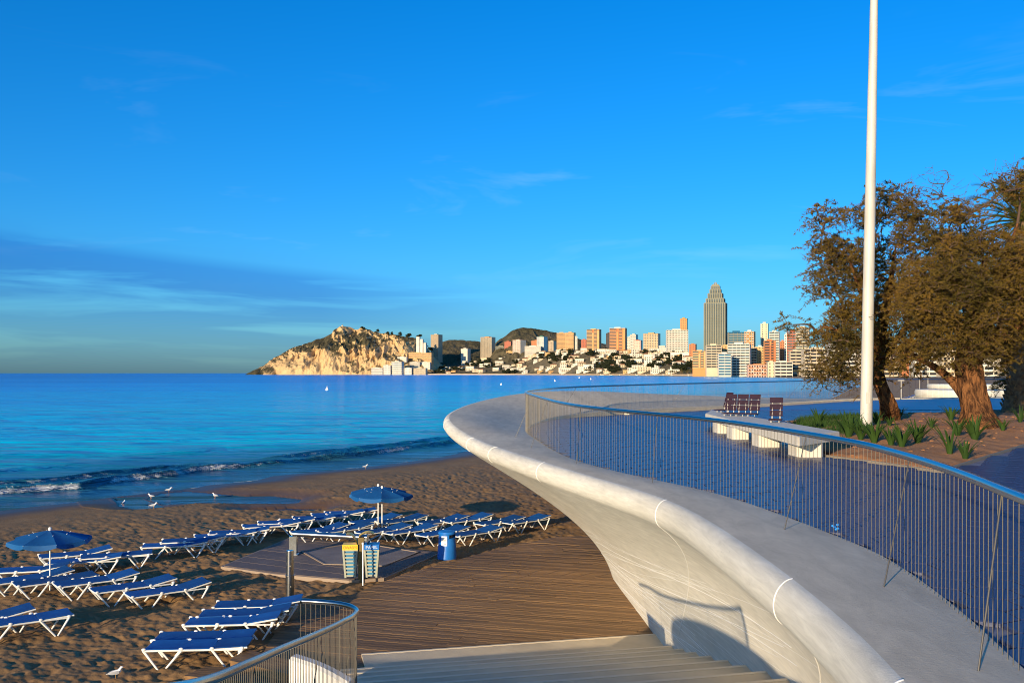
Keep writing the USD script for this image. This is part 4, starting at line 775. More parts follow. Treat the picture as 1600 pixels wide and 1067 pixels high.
cr.box(-5.5, 5.5, 11, 13, z1, zt(443.5)); cr.taper((0.5, 12), 1.6, 1.6, 0.4, 0.4, zt(446), zt(438.5))
sky.add('spire', cr, 'wall_pier')

MARKS = [(680, 'the lone tan tower'), (728, 'the white gabled block'), (762, 'the cream banded tower'), (795, 'the red brick tower'), (815, 'the tall pinkish white tower'), (847, 'the white green-roofed tower'), (876, 'the left ochre twin tower'), (895, 'the right ochre twin tower'), (913, 'the red wedge block'), (928, 'the brick tower with white stair strip'), (951, 'the dark slim block'), (967, 'the white-topped brick tower'), (985, 'the short white slab tower'), (1000, 'the pink block with red roof'), (1020, 'the cream striped tower'), (1050, 'the broad white hotel'), (1069, 'the slender orange tower'), (1084, 'the small brick block'), (1103, 'the skyscraper'), (1130, 'the low blue banded block'), (1157, 'the large cream block'), (1188, 'the peach slab block'), (1215, 'the white balcony tower'), (1240, 'the dark red tower')]
def mark(px): return min(MARKS, key=lambda m: abs(m[0] - px))[1]
def tier(t): return 'low by the shore' if t < 0.22 else 'on the lower slope' if t < 0.5 else 'on the upper slope' if t < 0.78 else 'near the hilltop'
# villas: six kinds, placed singly over the hillside
def villa(kind, wall, roof):
    def build(label, cat, loc, yaw, group, scale):
        t = Thing('villa', label, cat, loc, yaw, group, scale=scale); r = np.random.default_rng(kind); wn = MB()
        if kind == 0: w, d, h = 13, 10, 6.5; b = MB().box(-w / 2, w / 2, 0, d, -8, h)
        elif kind == 1: w, d, h = 16, 9, 6.2; b = MB().box(-w / 2, w / 2, 0, d, -8, 3.2).box(-w / 2 + 3, w / 2 - 1, 3, d, 3.2, h)
        elif kind == 2: w, d, h = 22, 10, 6.4; b = MB().box(-w / 2, w / 2, 0, d, -8, h)
        elif kind == 3: w, d, h = 11, 9, 9.4; b = MB().box(-w / 2, w / 2, 0, d, -8, h).box(-w / 2 - 3, -w / 2, 2, d, -8, 4)
        elif kind == 4: w, d, h = 18, 11, 9.0; b = MB().box(-w / 2, w / 2, 0, d, -8, h)
        else: w, d, h = 12, 10, 4.2; b = MB().box(-w / 2, w / 2, 0, d, -8, h)
        t.add('wall', b, wall)
        for fl_ in range(max(1, int(h / 3.1))):
            y = 3 if kind == 1 and fl_ else 0; n = int(w / 3.4)
            for j in range(n):
                x = -w / 2 + w * (j + .5) / n
                if kind == 1 and fl_ and (x < -w / 2 + 4 or x > w / 2 - 2): continue
                wn.box(x - 0.75, x + 0.75, y - 0.06, y + 0.4, fl_ * 3.1 + 0.8, fl_ * 3.1 + 2.4)
        t.add('windows', wn, 'glass_dark', kind='stuff')
        rf = MB()
        if roof == 'roof_tile': rf.taper((0, d / 2), w + 1.2, d + 1.2, w * 0.55, 0.3, h + 0.003, h + 2.0)
        else: rf.box(-w / 2 - .3, w / 2 + .3, -0.3 + (3 if kind == 1 else 0), d + .3, h + 0.003, h + 0.5)
        if kind in (2, 4): rf.box(-w / 2, w / 2, -1.6, -0.002, 2.9, 3.2).box(-w / 2, w / 2, -1.6, -1.4, 3.2, 3.9)
        t.add('roof', rf, roof); return t
    return Family(build)
V_ = [villa(0, 'wall_white', 'roof_tile'), villa(1, 'wall_white', 'wall_white'), villa(2, 'wall_cream', 'wall_cream'), villa(3, 'wall_white', 'wall_white'), villa(4, 'wall_white', 'wall_cream'), villa(5, 'wall_cream', 'roof_tile'), villa(0, 'wall_cream', 'roof_tile'), villa(2, 'wall_white', 'wall_white'), villa(5, 'wall_ochre', 'wall_ochre')]
VK = ['white tile-roofed', 'stepped white', 'long cream', 'tall white', 'broad white', 'cream tile-roofed', 'two-storey cream', 'long white', 'low ochre']
rv = np.random.default_rng(17); placed = []
zones = [(690, 790, 'pale villas under the wooded ridge, right of the headland'), (790, 870, 'pale villas on the slope below the rounded hill'), (870, 960, 'pale villas on the slope below the brick towers'), (960, 1045, 'pale villas on the slope below the cream striped tower'), (1045, 1112, 'pale villas below the broad white hotel')]
zl = ['pale villa on the tree-covered slope under the wooded ridge right of the headland', 'pale villa on the slope below the rounded hill, left of the ochre twin tower', 'pale villa on the slope below the brick towers', 'pale villa on the slope below the cream striped tower', 'pale villa on the slope below the broad white hotel']
counts_ = [20, 30, 40, 38, 20]
for zi, (a, b, grp) in enumerate(zones):
    n = 0; tries = 0
    while n < counts_[zi] and tries < 4000:
        tries += 1; px = rv.uniform(a, b); t = rv.uniform(0.03, 0.97) ** 0.9; dst = float(ZS(px)) + 450 * t; zz = float(town_z(px, t)); py = HOR - (zz - CAMZ) * FPX / dst
        if any(abs(px - q[0]) < 5.2 and abs(py - q[1]) < 2.9 for q in placed): continue
        placed.append((px, py)); k = int(rv.integers(0, len(V_))); sc = rv.uniform(1.15, 1.9)
        V_[k].put(('small ' if sc < 1.5 else 'larger ') + VK[k] + ' villa ' + tier(t) + ' below ' + mark(px), 'villa', ((px - 800) / FPX * dst, dst, zz + 0.3), math.radians(rv.uniform(-38, 14)), 'villas ' + tier(t) + ' below ' + mark(px), (sc, sc, sc * rv.uniform(0.85, 1.2))); n += 1
# the white houses at the foot of the headland, singly
def foot(label, px0, px1, y0, y1, wall, style, dst=3700, **k): tower(label, px0, px1, y0, y1, dst, wall, style, name='seafront_house', cat='house', down=4, **k)
foot('low white house leftmost under the headland cliff', 580, 598, 575, 583.5, 'wall_white', 'grid', side=0, floor=5)
foot('small white house left of the four-storey white house under the headland', 599, 610, 571, 583.5, 'wall_white', 'plainwin', side=0, floor=6)
foot('four-storey white house with dark windows under the headland', 611, 631, 565.5, 583.5, 'wall_white', 'grid', side=0.15, floor=7)
foot('small white house right of the four-storey white house', 632, 643, 575, 583.5, 'wall_white', 'plainwin', side=0, floor=6)
foot('cream terraced house right of the small white houses on the shore', 644, 668, 575.5, 583.5, 'wall_cream', 'grid', side=0.1, floor=6)
foot('white house standing above the four-storey white house', 620, 637, 558, 567, 'wall_white', 'plainwin', side=0.1, dst=3820)
foot('white flat-roofed house above the shore under the long tan building', 640, 656, 565.5, 573, 'wall_white', 'grid', side=0, dst=3790)
foot('white flat-roofed house right end under the long tan building', 656, 672, 566, 574, 'wall_white', 'plainwin', side=0, dst=3800)
tower('long tan arcaded building stepping along the foot of the cliff', 615, 677, 551.5, 563, 3850, 'wall_ochre', 'grid', side=0.04, yaw=-12, down=30, floor=6, name='seafront_house', cat='building')
# watch tower and lone pine on the headland crest
wt = Thing('watch_tower', 'tiny white lookout tower on the dark headland summit', 'tower', D(535, 512, 4020)); wt.add('wall', MB().rev([(5.5, -12), (5.0, 7), (5.6, 7.3), (5.6, 8.5), (0.01, 8.5)], 12), 'wall_white'); wt.add('lantern', MB().rev([(2.2, 8.5), (2.2, 12.5), (0.01, 14)], 10), 'wall_grey')

# dark pines among the villas, and palms on the far promenade
def clump(mb, c, r, n, size, r_):
    d = r_.normal(size=(n, 3)); d /= np.linalg.norm(d, axis=1, keepdims=True); p = np.asarray(c) + d * np.asarray(r) * (r_.uniform(0.35, 1, (n, 1)) ** 0.5)
    a = r_.normal(size=(n, 3)); a /= np.linalg.norm(a, axis=1, keepdims=True); b = np.cross(a, r_.normal(size=(n, 3))); b /= np.linalg.norm(b, axis=1, keepdims=True); sz = size * r_.uniform(0.6, 1.3, (n, 1))
    v = np.stack([p - a * sz - b * sz * .6, p + a * sz - b * sz * .6, p + a * sz + b * sz * .6, p - a * sz + b * sz * .6], 1).reshape(-1, 3); f = np.arange(4 * n).reshape(-1, 4); mb.add(v, f)
def pine(seed, shape):
    def build(label, cat, loc, yaw, group, scale):
        t = Thing('pine_tree', label, cat, loc, yaw, group, scale=scale); r = np.random.default_rng(seed); t.add('trunk', MB().tube([(0, 0, -3), (0.2, 0, 2.5), (0.1, 0.2, 6)], [0.4, 0.3, 0.15], 6), 'twig')
        m_ = MB()
        for i in range(11):
            q = r.normal(size=3) * [2.2, 2.2, 1.2] + [0, 0, 5.0] if shape == 0 else np.array([0, 0, 2 + 7 * i / 11.0]) + r.normal(size=3) * [1.6 * (1 - i / 13), 1.6 * (1 - i / 13), 0.3]
            clump(m_, q, (1.8, 1.8, 1.2), 34, 0.62, r)
        t.add('crown', m_, 'pine_leaf'); return t
    return Family(build)
PN = [pine(1, 0), pine(2, 0), pine(3, 1), pine(4, 0)]
rp = np.random.default_rng(23)
tz = [(672, 800, 70, 'dark pines under the wooded ridge right of the headland', 'dark green pine in the grove under the wooded ridge right of the headland'), (800, 900, 55, 'dark pines among the villas below the rounded hill', 'dark green pine among the villas below the rounded hill'), (900, 1000, 70, 'dark pines among the villas below the brick towers', 'dark green pine among the villas below the brick towers'), (1000, 1112, 70, 'dark pines among the villas below the white hotel', 'dark green pine among the villas below the broad white hotel')]
for a, b, n, grp, lb in tz:
    cl = [(rp.uniform(a, b), rp.uniform(0.05, 1)) for _ in range(n // 5)]
    for i in range(n):
        c = cl[i % len(cl)]; px = np.clip(c[0] + rp.normal() * 5, a, b); t = float(np.clip(c[1] + rp.normal() * 0.05, 0.01, 1.15)); dst = float(ZS(px)) + 450 * t; sc = rp.uniform(0.9, 1.9)
        pk = int(rp.integers(0, 4)); tl_ = ('large ' if sc > 1.5 else 'small ' if sc < 1.15 else 'mid-sized ') + ['dark rounded', 'dark spreading', 'narrow upright', 'dark bushy'][pk] + ' pine ' + tier(t) + ' below ' + mark(px)
        PN[pk].put(tl_, 'tree', ((px - 800) / FPX * dst, dst - 4, float(town_z(px, t)) - 0.5), rp.uniform(0, 6.28), tl_, (sc * 1.5, sc * 1.4, sc * 1.1))
p = D(567, 512.5, 4000); PN[3].put('lone dark pine on the bare rock top of the headland', 'tree', p + [0, 0, -9], 0.3, None, (2.6, 2.2, 1.9))
for px, py, sc in ((655, 524, 2.0), (640, 523.5, 2.2), (625, 521.5, 2.0), (606, 519, 1.8), (612, 519.5, 1.6), (590, 515.5, 1.6), (663, 538, 2.2), (671, 545, 2.2)):
    PN[int(rp.integers(0, 4))].put('small dark pine along the eastern crest of the headland', 'tree', D(px, py + 4.5, 4000), rp.uniform(0, 6), 'small pines along the headland crest', (sc * 1.6, sc, sc))
def palm_build(label, cat, loc, yaw, group, scale):
    t = Thing('palm_tree', label, cat, loc, yaw, group, scale=scale); r = np.random.default_rng(31); t.add('trunk', MB().tube([(0, 0, -1), (0.15, 0, 3), (0.1, 0, 7)], [0.32, 0.24, 0.22], 6), 'palm_bark'); m_ = MB()
    for i in range(26):
        az = i * 2.4; el = r.uniform(-0.5, 1.3); pts = [np.array([0.1, 0, 7]) + np.array([math.cos(az) * l * math.cos(el), math.sin(az) * l * math.cos(el), l * math.sin(el) - 0.16 * l * l]) for l in (0.1, 0.9, 1.8, 2.6)]
        s_ = np.array([-math.sin(az), math.cos(az), 0]) * 0.42
        for p0, p1, w0, w1 in zip(pts[:-1], pts[1:], (0.4, 1, 0.8), (1, 0.8, 0.1)): m_.add([p0 - s_ * w0, p0 + s_ * w0, p1 + s_ * w1, p1 - s_ * w1], np.array([[0, 1, 2, 3]]))
    t.add('crown', m_, 'palm_leaf'); return t
PF = Family(palm_build); pg = [(1040, 1082, 10, 'palm on the far seafront below the broad white hotel', 'palms on the far seafront below the white hotel'), (1082, 1125, 14, 'palm on the far seafront below the skyscraper', 'palms on the far seafront below the skyscraper'), (1125, 1200, 20, 'palm on the far seafront before the large cream block', 'palms on the far seafront before the large cream block'), (1200, 1300, 8, 'palm on the far seafront left of the tree crown', 'palms on the far seafront left of the tree crown'), (1380, 1440, 9, 'palm on the far seafront seen between the two trunks', 'palms on the far seafront seen between the trunks')]
for a, b, n, lb, grp in pg:
    for i in range(n):
        px = a + (b - a) * (i + rp.uniform(0.1, 0.9)) / n; dst = float(ZS(px)) + rp.uniform(8, 45); sc = rp.uniform(1.0, 1.75); pl2 = f'{ORD[i] if i < 14 else "last"} palm from the left on the far seafront ' + lb.split('far seafront ')[1]
        PF.put(pl2 if i < 14 else lb, 'palm', ((px - 800) / FPX * dst, dst, 1.6), rp.uniform(0, 6), grp, (sc * 1.25, sc * 1.25, sc))
# low bright pavilions, walls and hedges along the far seafront
def kiosk(label, cat, loc, yaw, group, scale):
    t = Thing('beach_kiosk', label, cat, loc, yaw, group, scale=scale); t.add('wall', MB().box(-5, 5, 0, 4, -2, 2.6), 'wall_white'); t.add('awning', MB().box(-5.4, 5.4, -1.8, -0.002, 2.3, 2.6), 'wall_cream'); t.add('opening', MB().box(-4, 4, -0.05, 0.3, 0.7, 2.1), 'glass_dark'); return t
KF = Family(kiosk)
for i, px in enumerate(list(np.linspace(905, 1240, 26))):
    dst = float(ZS(px)) + rp.uniform(2, 10); KF.put('low pale beach kiosk on the far seafront under ' + mark(px), 'kiosk', ((px + rp.uniform(-4, 4) - 800) / FPX * dst, dst, 1.6), rp.uniform(-.2, .2), 'low kiosks on the far seafront under ' + mark(px), (rp.uniform(0.8, 1.5), 1, rp.uniform(0.7, 1.1)))
# buoys
def buoy(label, cat, loc, yaw, group, scale):
    t = Thing('buoy', label, cat, loc, yaw, group, scale=scale); t.add('float', MB().rev([(0.01, -0.4), (0.45, -0.2), (0.55, 0.15), (0.4, 0.5), (0.16, 0.8), (0.01, 0.85)], 14), 'joint_white', smooth=True); t.add('top_mark', MB().tube([(0, 0, .8), (0, 0, 1.2)], 0.07, 6), 'joint_white'); return t
BF_ = Family(buoy)
for px, py, sc, lb in ((511, 609.5, 1.0, 'white buoy on the open water below the headland, nearest of all'), (783, 601.5, 0.85, 'white buoy on the water left of the terrace tip'), (867, 596.0, 1.2, 'white buoy just above the left end of the railing'), (923, 593.0, 1.3, 'white buoy on the water below the brick tower with the white stair strip'), (905, 590.8, 1.5, 'faint white buoy closest to the far beach')):
    BF_.put(lb, 'buoy', P(px, py, SEA), 0.3, None, (sc, sc, sc * 1.25))

# ------------------------------------------------------------------ further terraces along the beach on the right
def far_terrace(label, c, r, stretch):
    t = Thing('promenade_terrace', label, 'terrace', (*c, 0)); a = np.linspace(0, 2 * PI, 49); prof = [(0.985, ZD), (1.0, ZD - 0.15), (1.005, ZD - 0.4), (0.99, ZD - 0.7), (0.93, ZD - 1.1), (0.82, ZD - 1.8), (0.78, -0.5)]
    V = np.stack([np.stack([np.cos(a) * q * r * stretch, np.sin(a) * q * r, np.full(49, z)], -1) for q, z in prof], 1)
    t.add('shell', MB().grid(V), 'concrete_shell', smooth=True); f_ = np.column_stack([np.cos(a[:-1]) * r * stretch * 0.985, np.sin(a[:-1]) * r * 0.985]); t.add('floor', MB().poly(f_ * 0.93, ZD - 0.2, ZD + 0.01), 'blue_floor'); m_ = MB(); m_.poly(Polygon(f_).difference(Polygon(f_ * 0.935)), ZD - 0.1, ZD + 0.03); t.add('rim', m_, 'concrete_shell')
    rl = MB(); cc_ = [(math.cos(x) * r * stretch * 0.9, math.sin(x) * r * 0.9, ZD + 1.1) for x in a]; rl.tube(cc_, 0.04, 6); t.add('handrail', rl, 'steel_rail')
far_terrace('white edged terrace lobe over the beach, seen between the two trunks below the far one', (48.0, 101), 5, 1.05)
far_terrace('farther white terrace lobe over the beach, just under the far railing line', (72.5, 152), 6, 1.05)
def lamp(label, cat, loc, yaw, group, scale):
    t = Thing('beach_lamp', label, cat, loc, yaw, group, scale=scale); t.add('pole', MB().tube([(0, 0, -0.5), (0, 0, 3.6)], 0.07, 8), 'mast_paint'); t.add('lamp_head', MB().box(-0.55, 0.55, -0.18, 0.18, 3.6, 3.8), 'mast_paint'); return t
LF = Family(lamp)
LF.put('thin pale lamp post on the beach between the leaning trunk and the terrace lobes', 'lamp post', P(1408, 626, 0.6), 0.1); LF.put('thin pale lamp post standing farther along the beach by the terrace lobe', 'lamp post', P(1437, 611, 0.8), 0.2); LF.put('tall pale lamp post right of the leaning dark branch', 'lamp post', P(1450, 611, 0.8), 0.0, None, (1.2, 1.2, 2.0))
# ------------------------------------------------------------------ loungers, parasols, bins, beach fittings
def sand_at(x, y): return float(sand_height(np.array([x]), np.array([y]))[0][0])
def lounger_build(label, cat, loc, yaw, group, scale, rise=0.11):
    """Along x, foot end at -x; seat height 0.33."""
    t = Thing('sun_lounger', label, cat, loc, yaw, group, scale=scale); L, W, H = 1.95, 0.64, 0.34; xh = 0.30
    ys = np.linspace(-W / 2 - .004, W / 2 + .004, 7); sag = lambda y: -0.022 * (1 - (2 * y / W) ** 2)
    def sheet(x0, x1, z0, z1, n=7):
        xs = np.linspace(x0, x1, n); zz = np.linspace(z0, z1, n); up_ = np.array([[(x, y, z + sag(y) + 0.012) for y in ys] for x, z in zip(xs, zz)]); dn = up_ - [0, 0, 0.014]; m = MB().grid(up_, flip=False); m.grid(dn, flip=True)
        for e in (0, -1): m.grid(np.stack([up_[e], dn[e]]), flip=(e == 0))
        for e in (0, -1): m.grid(np.stack([up_[:, e], dn[:, e]]), flip=(e == -1))
        return m
    t.add('seat_fabric', sheet(-L / 2 + .02, xh, H, H), 'blue_textile', smooth=40); t.add('back_fabric', sheet(xh + .015, L / 2 - .01, H + .005, H + rise), 'blue_textile', smooth=40)
    for sgn in (-1, 1):
        y = sgn * (W / 2 - .015)
        t.add('side_rail', MB().tube([(-L / 2, y, H - .022), (xh, y, H - .022)], 0.019, 6), 'white_plastic', smooth=40)
        t.add('back_rail', MB().tube([(xh, y, H - .022), (L / 2, y, H + rise - .025)], 0.018, 6), 'white_plastic', smooth=40)
        t.add('lower_rail', MB().tube([(xh - .05, y, H - .025), (L / 2 - .10, y, H - .03)], 0.016, 6), 'white_plastic', smooth=40)
        for x0, x1 in ((-L / 2 + .03, -L / 2 + .30), (-L / 2 + .72, -L / 2 + .42), (xh + .02, xh + .30), (L / 2 - .10, L / 2 - .33)):
            m = MB().tube([(x0 - (x1 - x0) * .08, y, H + .012), (x0, y, H - .03), (x1, y + sgn * .03, -0.04)], [0.026, 0.026, 0.018], 7); m.ball((x0, y + sgn * .012, H + .008), (0.044, 0.028, 0.028), 1); t.add('leg', m, 'white_plastic', smooth=50)
    for x in (-L / 2 + .02, -0.28, xh): t.add('cross_bar', MB().tube([(x, -W / 2 + .02, H - .03), (x, W / 2 - .02, H - .03)], 0.018, 6), 'white_plastic')
    return t
LG = Family(lounger_build); LG2 = Family(lambda *a: lounger_build(*a, rise=0.035)); LG3 = Family(lambda *a: lounger_build(*a, rise=0.13))
def lounger(label, px, py, deg, group=None):
    b = P(px, py, 0.36); z = sand_at(b[0], b[1]); (LG, LG, LG2, LG, LG3, LG2, LG)[int(rng.integers(0, 7))].put(label, 'sun lounger', (b[0], b[1], z + 0.015), math.radians(deg + rng.uniform(-4.5, 4.5)), group)
for i, (x, y, a) in enumerate([(311, 1008, 6), (320, 990, 6), (364, 969, 5), (383, 957.5, 6), (404, 942.5, 5)]):
    lounger(f'{["nearest", "second nearest", "middle", "second farthest", "farthest"][i]} of five parallel loungers beside the hooked railing', x, y, a)
for i, (x, y) in enumerate([(49, 900), (88, 903), (151, 905), (209, 911), (263, 914)]):
    lounger(f'{ORD[i]} from left of five slanting loungers before the lone parasol', x, y, 42)
for i, (x, y, a) in enumerate([(46, 884, 14), (133, 871, 14)]):
    lounger(['blue lounger behind the lone left parasol pole at the left edge', 'blue lounger with white legs just right behind the lone left parasol'][i], x, y, a)
lounger('blue lounger half in shade right behind the pair by the left parasol', 182, 866, 20)
lounger('blue lounger with its back raised just above the left parasol pole', 118, 862, 30)
lounger('blue lounger below the left parasol, near the left edge, white head legs in view', 34, 967, 40)
lounger('blue lounger leaving the left edge in the lowest corner of the beach', -26, 962, 40)
for i, (x, y, a) in enumerate([(274, 849, 16), (303, 844, 16), (352, 833, 16), (374, 829.5, 16), (424, 819, 16), (447, 815, 16), (480, 810, 16), (500, 806.5, 16), (528, 801, 16), (548, 798, 16)]):
    lounger(f'{ORD[i]} from left in the far lounger row leading to the twin parasols', x, y, a)
for i, (x, y) in enumerate([(500, 827), (540, 826), (600, 826.5), (641, 826), (692, 829), (743, 828)]):
    lounger(f'{ORD[i]} from left in the front lounger row left of the blue bin', x, y, 44)
for i, (x, y) in enumerate([(587, 809), (629, 809), (693, 810), (730, 809), (781, 810.5), (822, 809.5)]):
    lounger(f'{ORD[i]} from left in the back lounger row right of the twin parasols', x, y, 44)
for i in range(8): 
    q = P(1405 + i * 5.2, 629.5 - i * 1.75, 0.5); LG.put('small lounger in the far beach row seen between the two trunks', 'sun lounger', q + [0, 0, 0.02], 0.9, 'far loungers on the beach between the trunks', (1.3, 1.3, 1.5))

def parasol_build(label, cat, loc, yaw, group, scale):
    t = Thing('beach_parasol', label, cat, loc, yaw, group, scale=scale); R_, Hr, Ha = 1.06, 1.40, 1.63; n = 8
    t.add('pole', MB().tube([(0, 0, -0.3), (0, 0, 1.0), (0, 0, 1.62)], [0.022, 0.022, 0.018], 8), 'white_plastic', smooth=True)
    ring = lambda q, z, sc=1.0: np.array([(math.cos(i * 2 * PI / n + PI / 8) * R_ * q * sc, math.sin(i * 2 * PI / n + PI / 8) * R_ * q * sc, z) for i in range(n)])
    for i in range(n):                         # eight panels with sagging seams and a scalloped valance
        j = (i + 1) % n; rows_ = []
        for q in np.linspace(0.03, 1, 8):
            z = Ha - (Ha - Hr) * q ** 1.25; a, b = ring(q, z)[i], ring(q, z)[j]; w = np.linspace(0, 1, 7)[:, None]; p_ = a * (1 - w) + b * w; p_[:, 2] += -0.05 * q * np.sin(PI * w[:, 0]) * 0.7; p_[:, :2] *= (1 - 0.05 * q * np.sin(PI * w))
            rows_.append(p_)
        e = rows_[-1]; w = np.linspace(0, 1, 7); v1 = e.copy(); v1[:, 2] -= 0.085 + 0.045 * np.abs(np.sin(PI * w)) ** 0.7; v1[:, :2] *= 1.015
        c_ = np.array(rows_ + [v1]); m = MB().grid(c_, flip=False); m.grid(c_ - [0, 0, 0.006], flip=True); t.add('panel', m, 'blue_canopy', smooth=35)
    for i in range(n):
        a = ring(1.0, Hr - 0.012)[i]; t.add('rib', MB().tube([(0, 0, Ha - 0.03), a * [0.55, 0.55, 1] + [0, 0, (Ha - Hr) * 0.42], a], 0.008, 5), 'white_plastic'); t.add('stretcher', MB().tube([(0, 0, 1.15), a * [0.5, 0.5, 0] + [0, 0, Hr + 0.16]], 0.006, 5), 'white_plastic')
    t.add('finial', MB().rev([(0.04, Ha - 0.02), (0.035, Ha + 0.02), (0.05, Ha + 0.04), (0.03, Ha + 0.08), (0.005, Ha + 0.09)], 10), 'white_plastic', smooth=True); return t
PA = Family(parasol_build)
def parasol(label, px, py, yaw, sc=1.0):
    b = P(px, py, 0.0); z = sand_at(b[0], b[1]); PA.put(label, 'parasol', (b[0], b[1], z), yaw, None, (sc, sc, sc))
parasol('lone blue parasol among the loungers at the left', 78, 921, 0.2, 0.95); parasol('front one of the two overlapping blue parasols', 597, 835, 0.5, 1.0); parasol('rear one of the two overlapping blue parasols', 591, 829, 0.1, 1.0)

# recycling station
rc = Thing('recycling_bins', 'two tapered slatted recycling bins, yellow and blue headed, on an olive post', 'recycling bin', P(566, 903, 0.06), math.radians(4))
def slat_bin(x, head, text, ink, flip):
    for sgn in (-1, 1):
        for y in (-0.16, 0.16):
            rc.add('corner_post', MB().beam((x + sgn * 0.125, y * 0.8, 0.05), (x + sgn * 0.185, y, 0.82), 0.05, 0.05, (0, 1, 0)), 'bin_grey')
    rc.add('liner', MB().taper((x, 0), 0.23, 0.22, 0.34, 0.27, 0.07, 0.80), 'bin_liner')
    for i in range(8):
        z = 0.08 + i * 0.098; w = 0.26 + 0.12 * (z / 0.82); d = 0.145 + 0.03 * z
        rc.add('slat', MB().box(x - w / 2, x + w / 2, -d, -d + 0.02, z, z + 0.045).box(x - w / 2, x + w / 2, d - 0.02, d, z, z + 0.045), 'bin_grey')
    pl_ = rc.add('header', MB().box(x - 0.205, x + 0.205, -0.20, 0.19, 0.80, 0.94), head)
    tm = meshkit.text_mesh(text, 0.075, 0.004, bold=True); w = tm.bounds[1][0] - tm.bounds[0][0]; k = min(1, 0.36 / w); v = tm.vertices * [k, 1, 1]; v = np.column_stack([v[:, 0] - w * k / 2 + x, -0.2005 - v[:, 2], v[:, 1] + 0.832]); rc.add('lettering', (v, tm.faces), ink)
slat_bin(-0.31, 'bin_yellow', 'ENVASES', 'orange_print', False); slat_bin(0.26, 'bin_blue', 'PAPEL', 'pale_print', True)
rc.add('post', MB().box(-0.10, 0.055, -0.14, 0.14, -0.1, 1.12), 'bin_olive')
def hood(name, pts, w0, w1, m_, y0=-0.15, y1=0.16):
    pts = np.array(pts); V = np.array([[(x, y0, z), (x, y1, z)] for x, z in pts]); rc.add(name, MB().grid(V).grid(V + [0, 0, -0.02], flip=True), m_, smooth=40)
ar = np.linspace(0, 1, 9)
hood('hood', [(-0.09 + 0.40 * w, 1.06 + 0.20 * math.sin(PI * (0.15 + 0.55 * w))) for w in ar], 0, 0, 'bin_yellow'); hood('lid', [(-0.42 + 0.30 * w ** 0.6 , 1.22 - 0.27 * w ** 1.8) for w in ar], 0, 0, 'bin_yellow', -0.17, 0.17); hood('lid', [(0.13 + 0.34 * w, 0.95 + 0.22 * w ** 0.7) for w in ar], 0, 0, 'bin_dark', -0.17, 0.17)
wp = Thing('marker_post', 'thin white post in front of the recycling bins', 'post', P(567, 910, 0.05)); wp.add('tube', MB().tube([(0, 0, -0.2), (0, 0, 1.02)], 0.022, 10), 'white_plastic', smooth=40); wp.add('cap', MB().rev([(0.03, 1.02), (0.03, 1.06), (0.005, 1.07)], 10), 'white_plastic')
# blue litter bin
lb_ = Thing('litter_bin', 'round blue plastic litter bin with a white notice on its side', 'litter bin', P(698.5, 872, 0.04), 0.25)
lb_.add('body', MB().rev([(0.01, 0.0), (0.285, 0.0), (0.29, 0.03), (0.265, 0.45), (0.245, 0.60), (0.255, 0.61), (0.255, 0.63), (0.01, 0.63)], 28), 'bin_blue', smooth=30)
aa = np.linspace(-2.6, 0.9, 15); hd = MB(); hd.rev([(0.25, 0.631), (0.25, 0.74)], 14, (0, 0, 0), -2.7 - 1.6, -1.5); hd.rev([(0.25, 0.631), (0.25, 0.74)], 14, (0, 0, 0), -0.45, 1.3)
lb_.add('hood', hd, 'bin_blue', smooth=30); lb_.add('inner', MB().rev([(0.01, 0.632), (0.20, 0.632), (0.20, 0.74)], 18), 'bin_dark'); lb_.add('lid', MB().rev([(0.262, 0.738), (0.27, 0.76), (0.25, 0.81), (0.15, 0.84), (0.01, 0.845)], 28), 'bin_blue', smooth=30)
an = np.linspace(-2.45, -1.75, 8); st_r = MB().grid(np.array([[(math.cos(a) * 0.263, math.sin(a) * 0.263, z) for z in (0.42, 0.55, 0.70)] for a in an]), flip=True); st_r2 = MB().grid(np.array([[(math.cos(a) * r_, math.sin(a) * r_, z) for r_, z in ((0.275, 0.42), (0.262, 0.55), (0.258, 0.70))] for a in an]))
nt = lb_.add('notice', st_r2, 'paper_white'); ink = MB()
for z, a0, a1 in ((0.655, -2.30, -1.95), (0.60, -2.35, -1.85), (0.57, -2.35, -1.9), (0.475, -2.1, -1.85)): ink.grid(np.array([[(math.cos(a) * (0.2655 if z > 0.54 else 0.2725), math.sin(a) * (0.2655 if z > 0.54 else 0.2725), z + q) for q in (-.008, .008)] for a in np.linspace(a0, a1, 5)]))
lb_.add('notice_print', ink, 'ink_dark', parent=nt)
# steel bollard shower post and the foot-wash frame on its pad
bl = Thing('shower_post', 'thick short steel post in the sand behind the far loungers by the hooked railing', 'post', P(453, 937, 0.05)); bl.add('lower_tube', MB().rev([(0.105, -0.3), (0.105, 0.60), (0.095, 0.605)], 20), 'steel', smooth=30); bl.add('upper_tube', MB().rev([(0.095, 0.606), (0.092, 1.20), (0.086, 1.215), (0.01, 1.22)], 20), 'steel', smooth=30)
bl.add('band', MB().rev([(0.107, 0.585), (0.111, 0.59), (0.111, 0.615), (0.096, 0.62)], 20), 'steel'); bl.add('button', MB().tube([(0.03, -0.09, 0.85), (0.03, -0.115, 0.85)], 0.018, 10), 'steel_bar'); bl.add('button', MB().tube([(0.045, -0.09, 0.35), (0.045, -0.122, 0.35)], 0.015, 10), 'steel_bar')
padq = np.array([P(345, 884, 0.06)[:2], P(455, 838, 0.06)[:2], P(690, 862, 0.06)[:2], P(600, 902, 0.06)[:2], P(545, 906, 0.06)[:2], P(430, 896, 0.06)[:2]])
pad = Thing('shower_pad', 'flat brown boarded shower pad set in the sand', None, (*padq.mean(0), 0), kind='structure'); pp = Polygon(padq).buffer(0)
pad.add('base', MB().poly(pp, -0.3, 0.05), 'pad_frame', world=True)
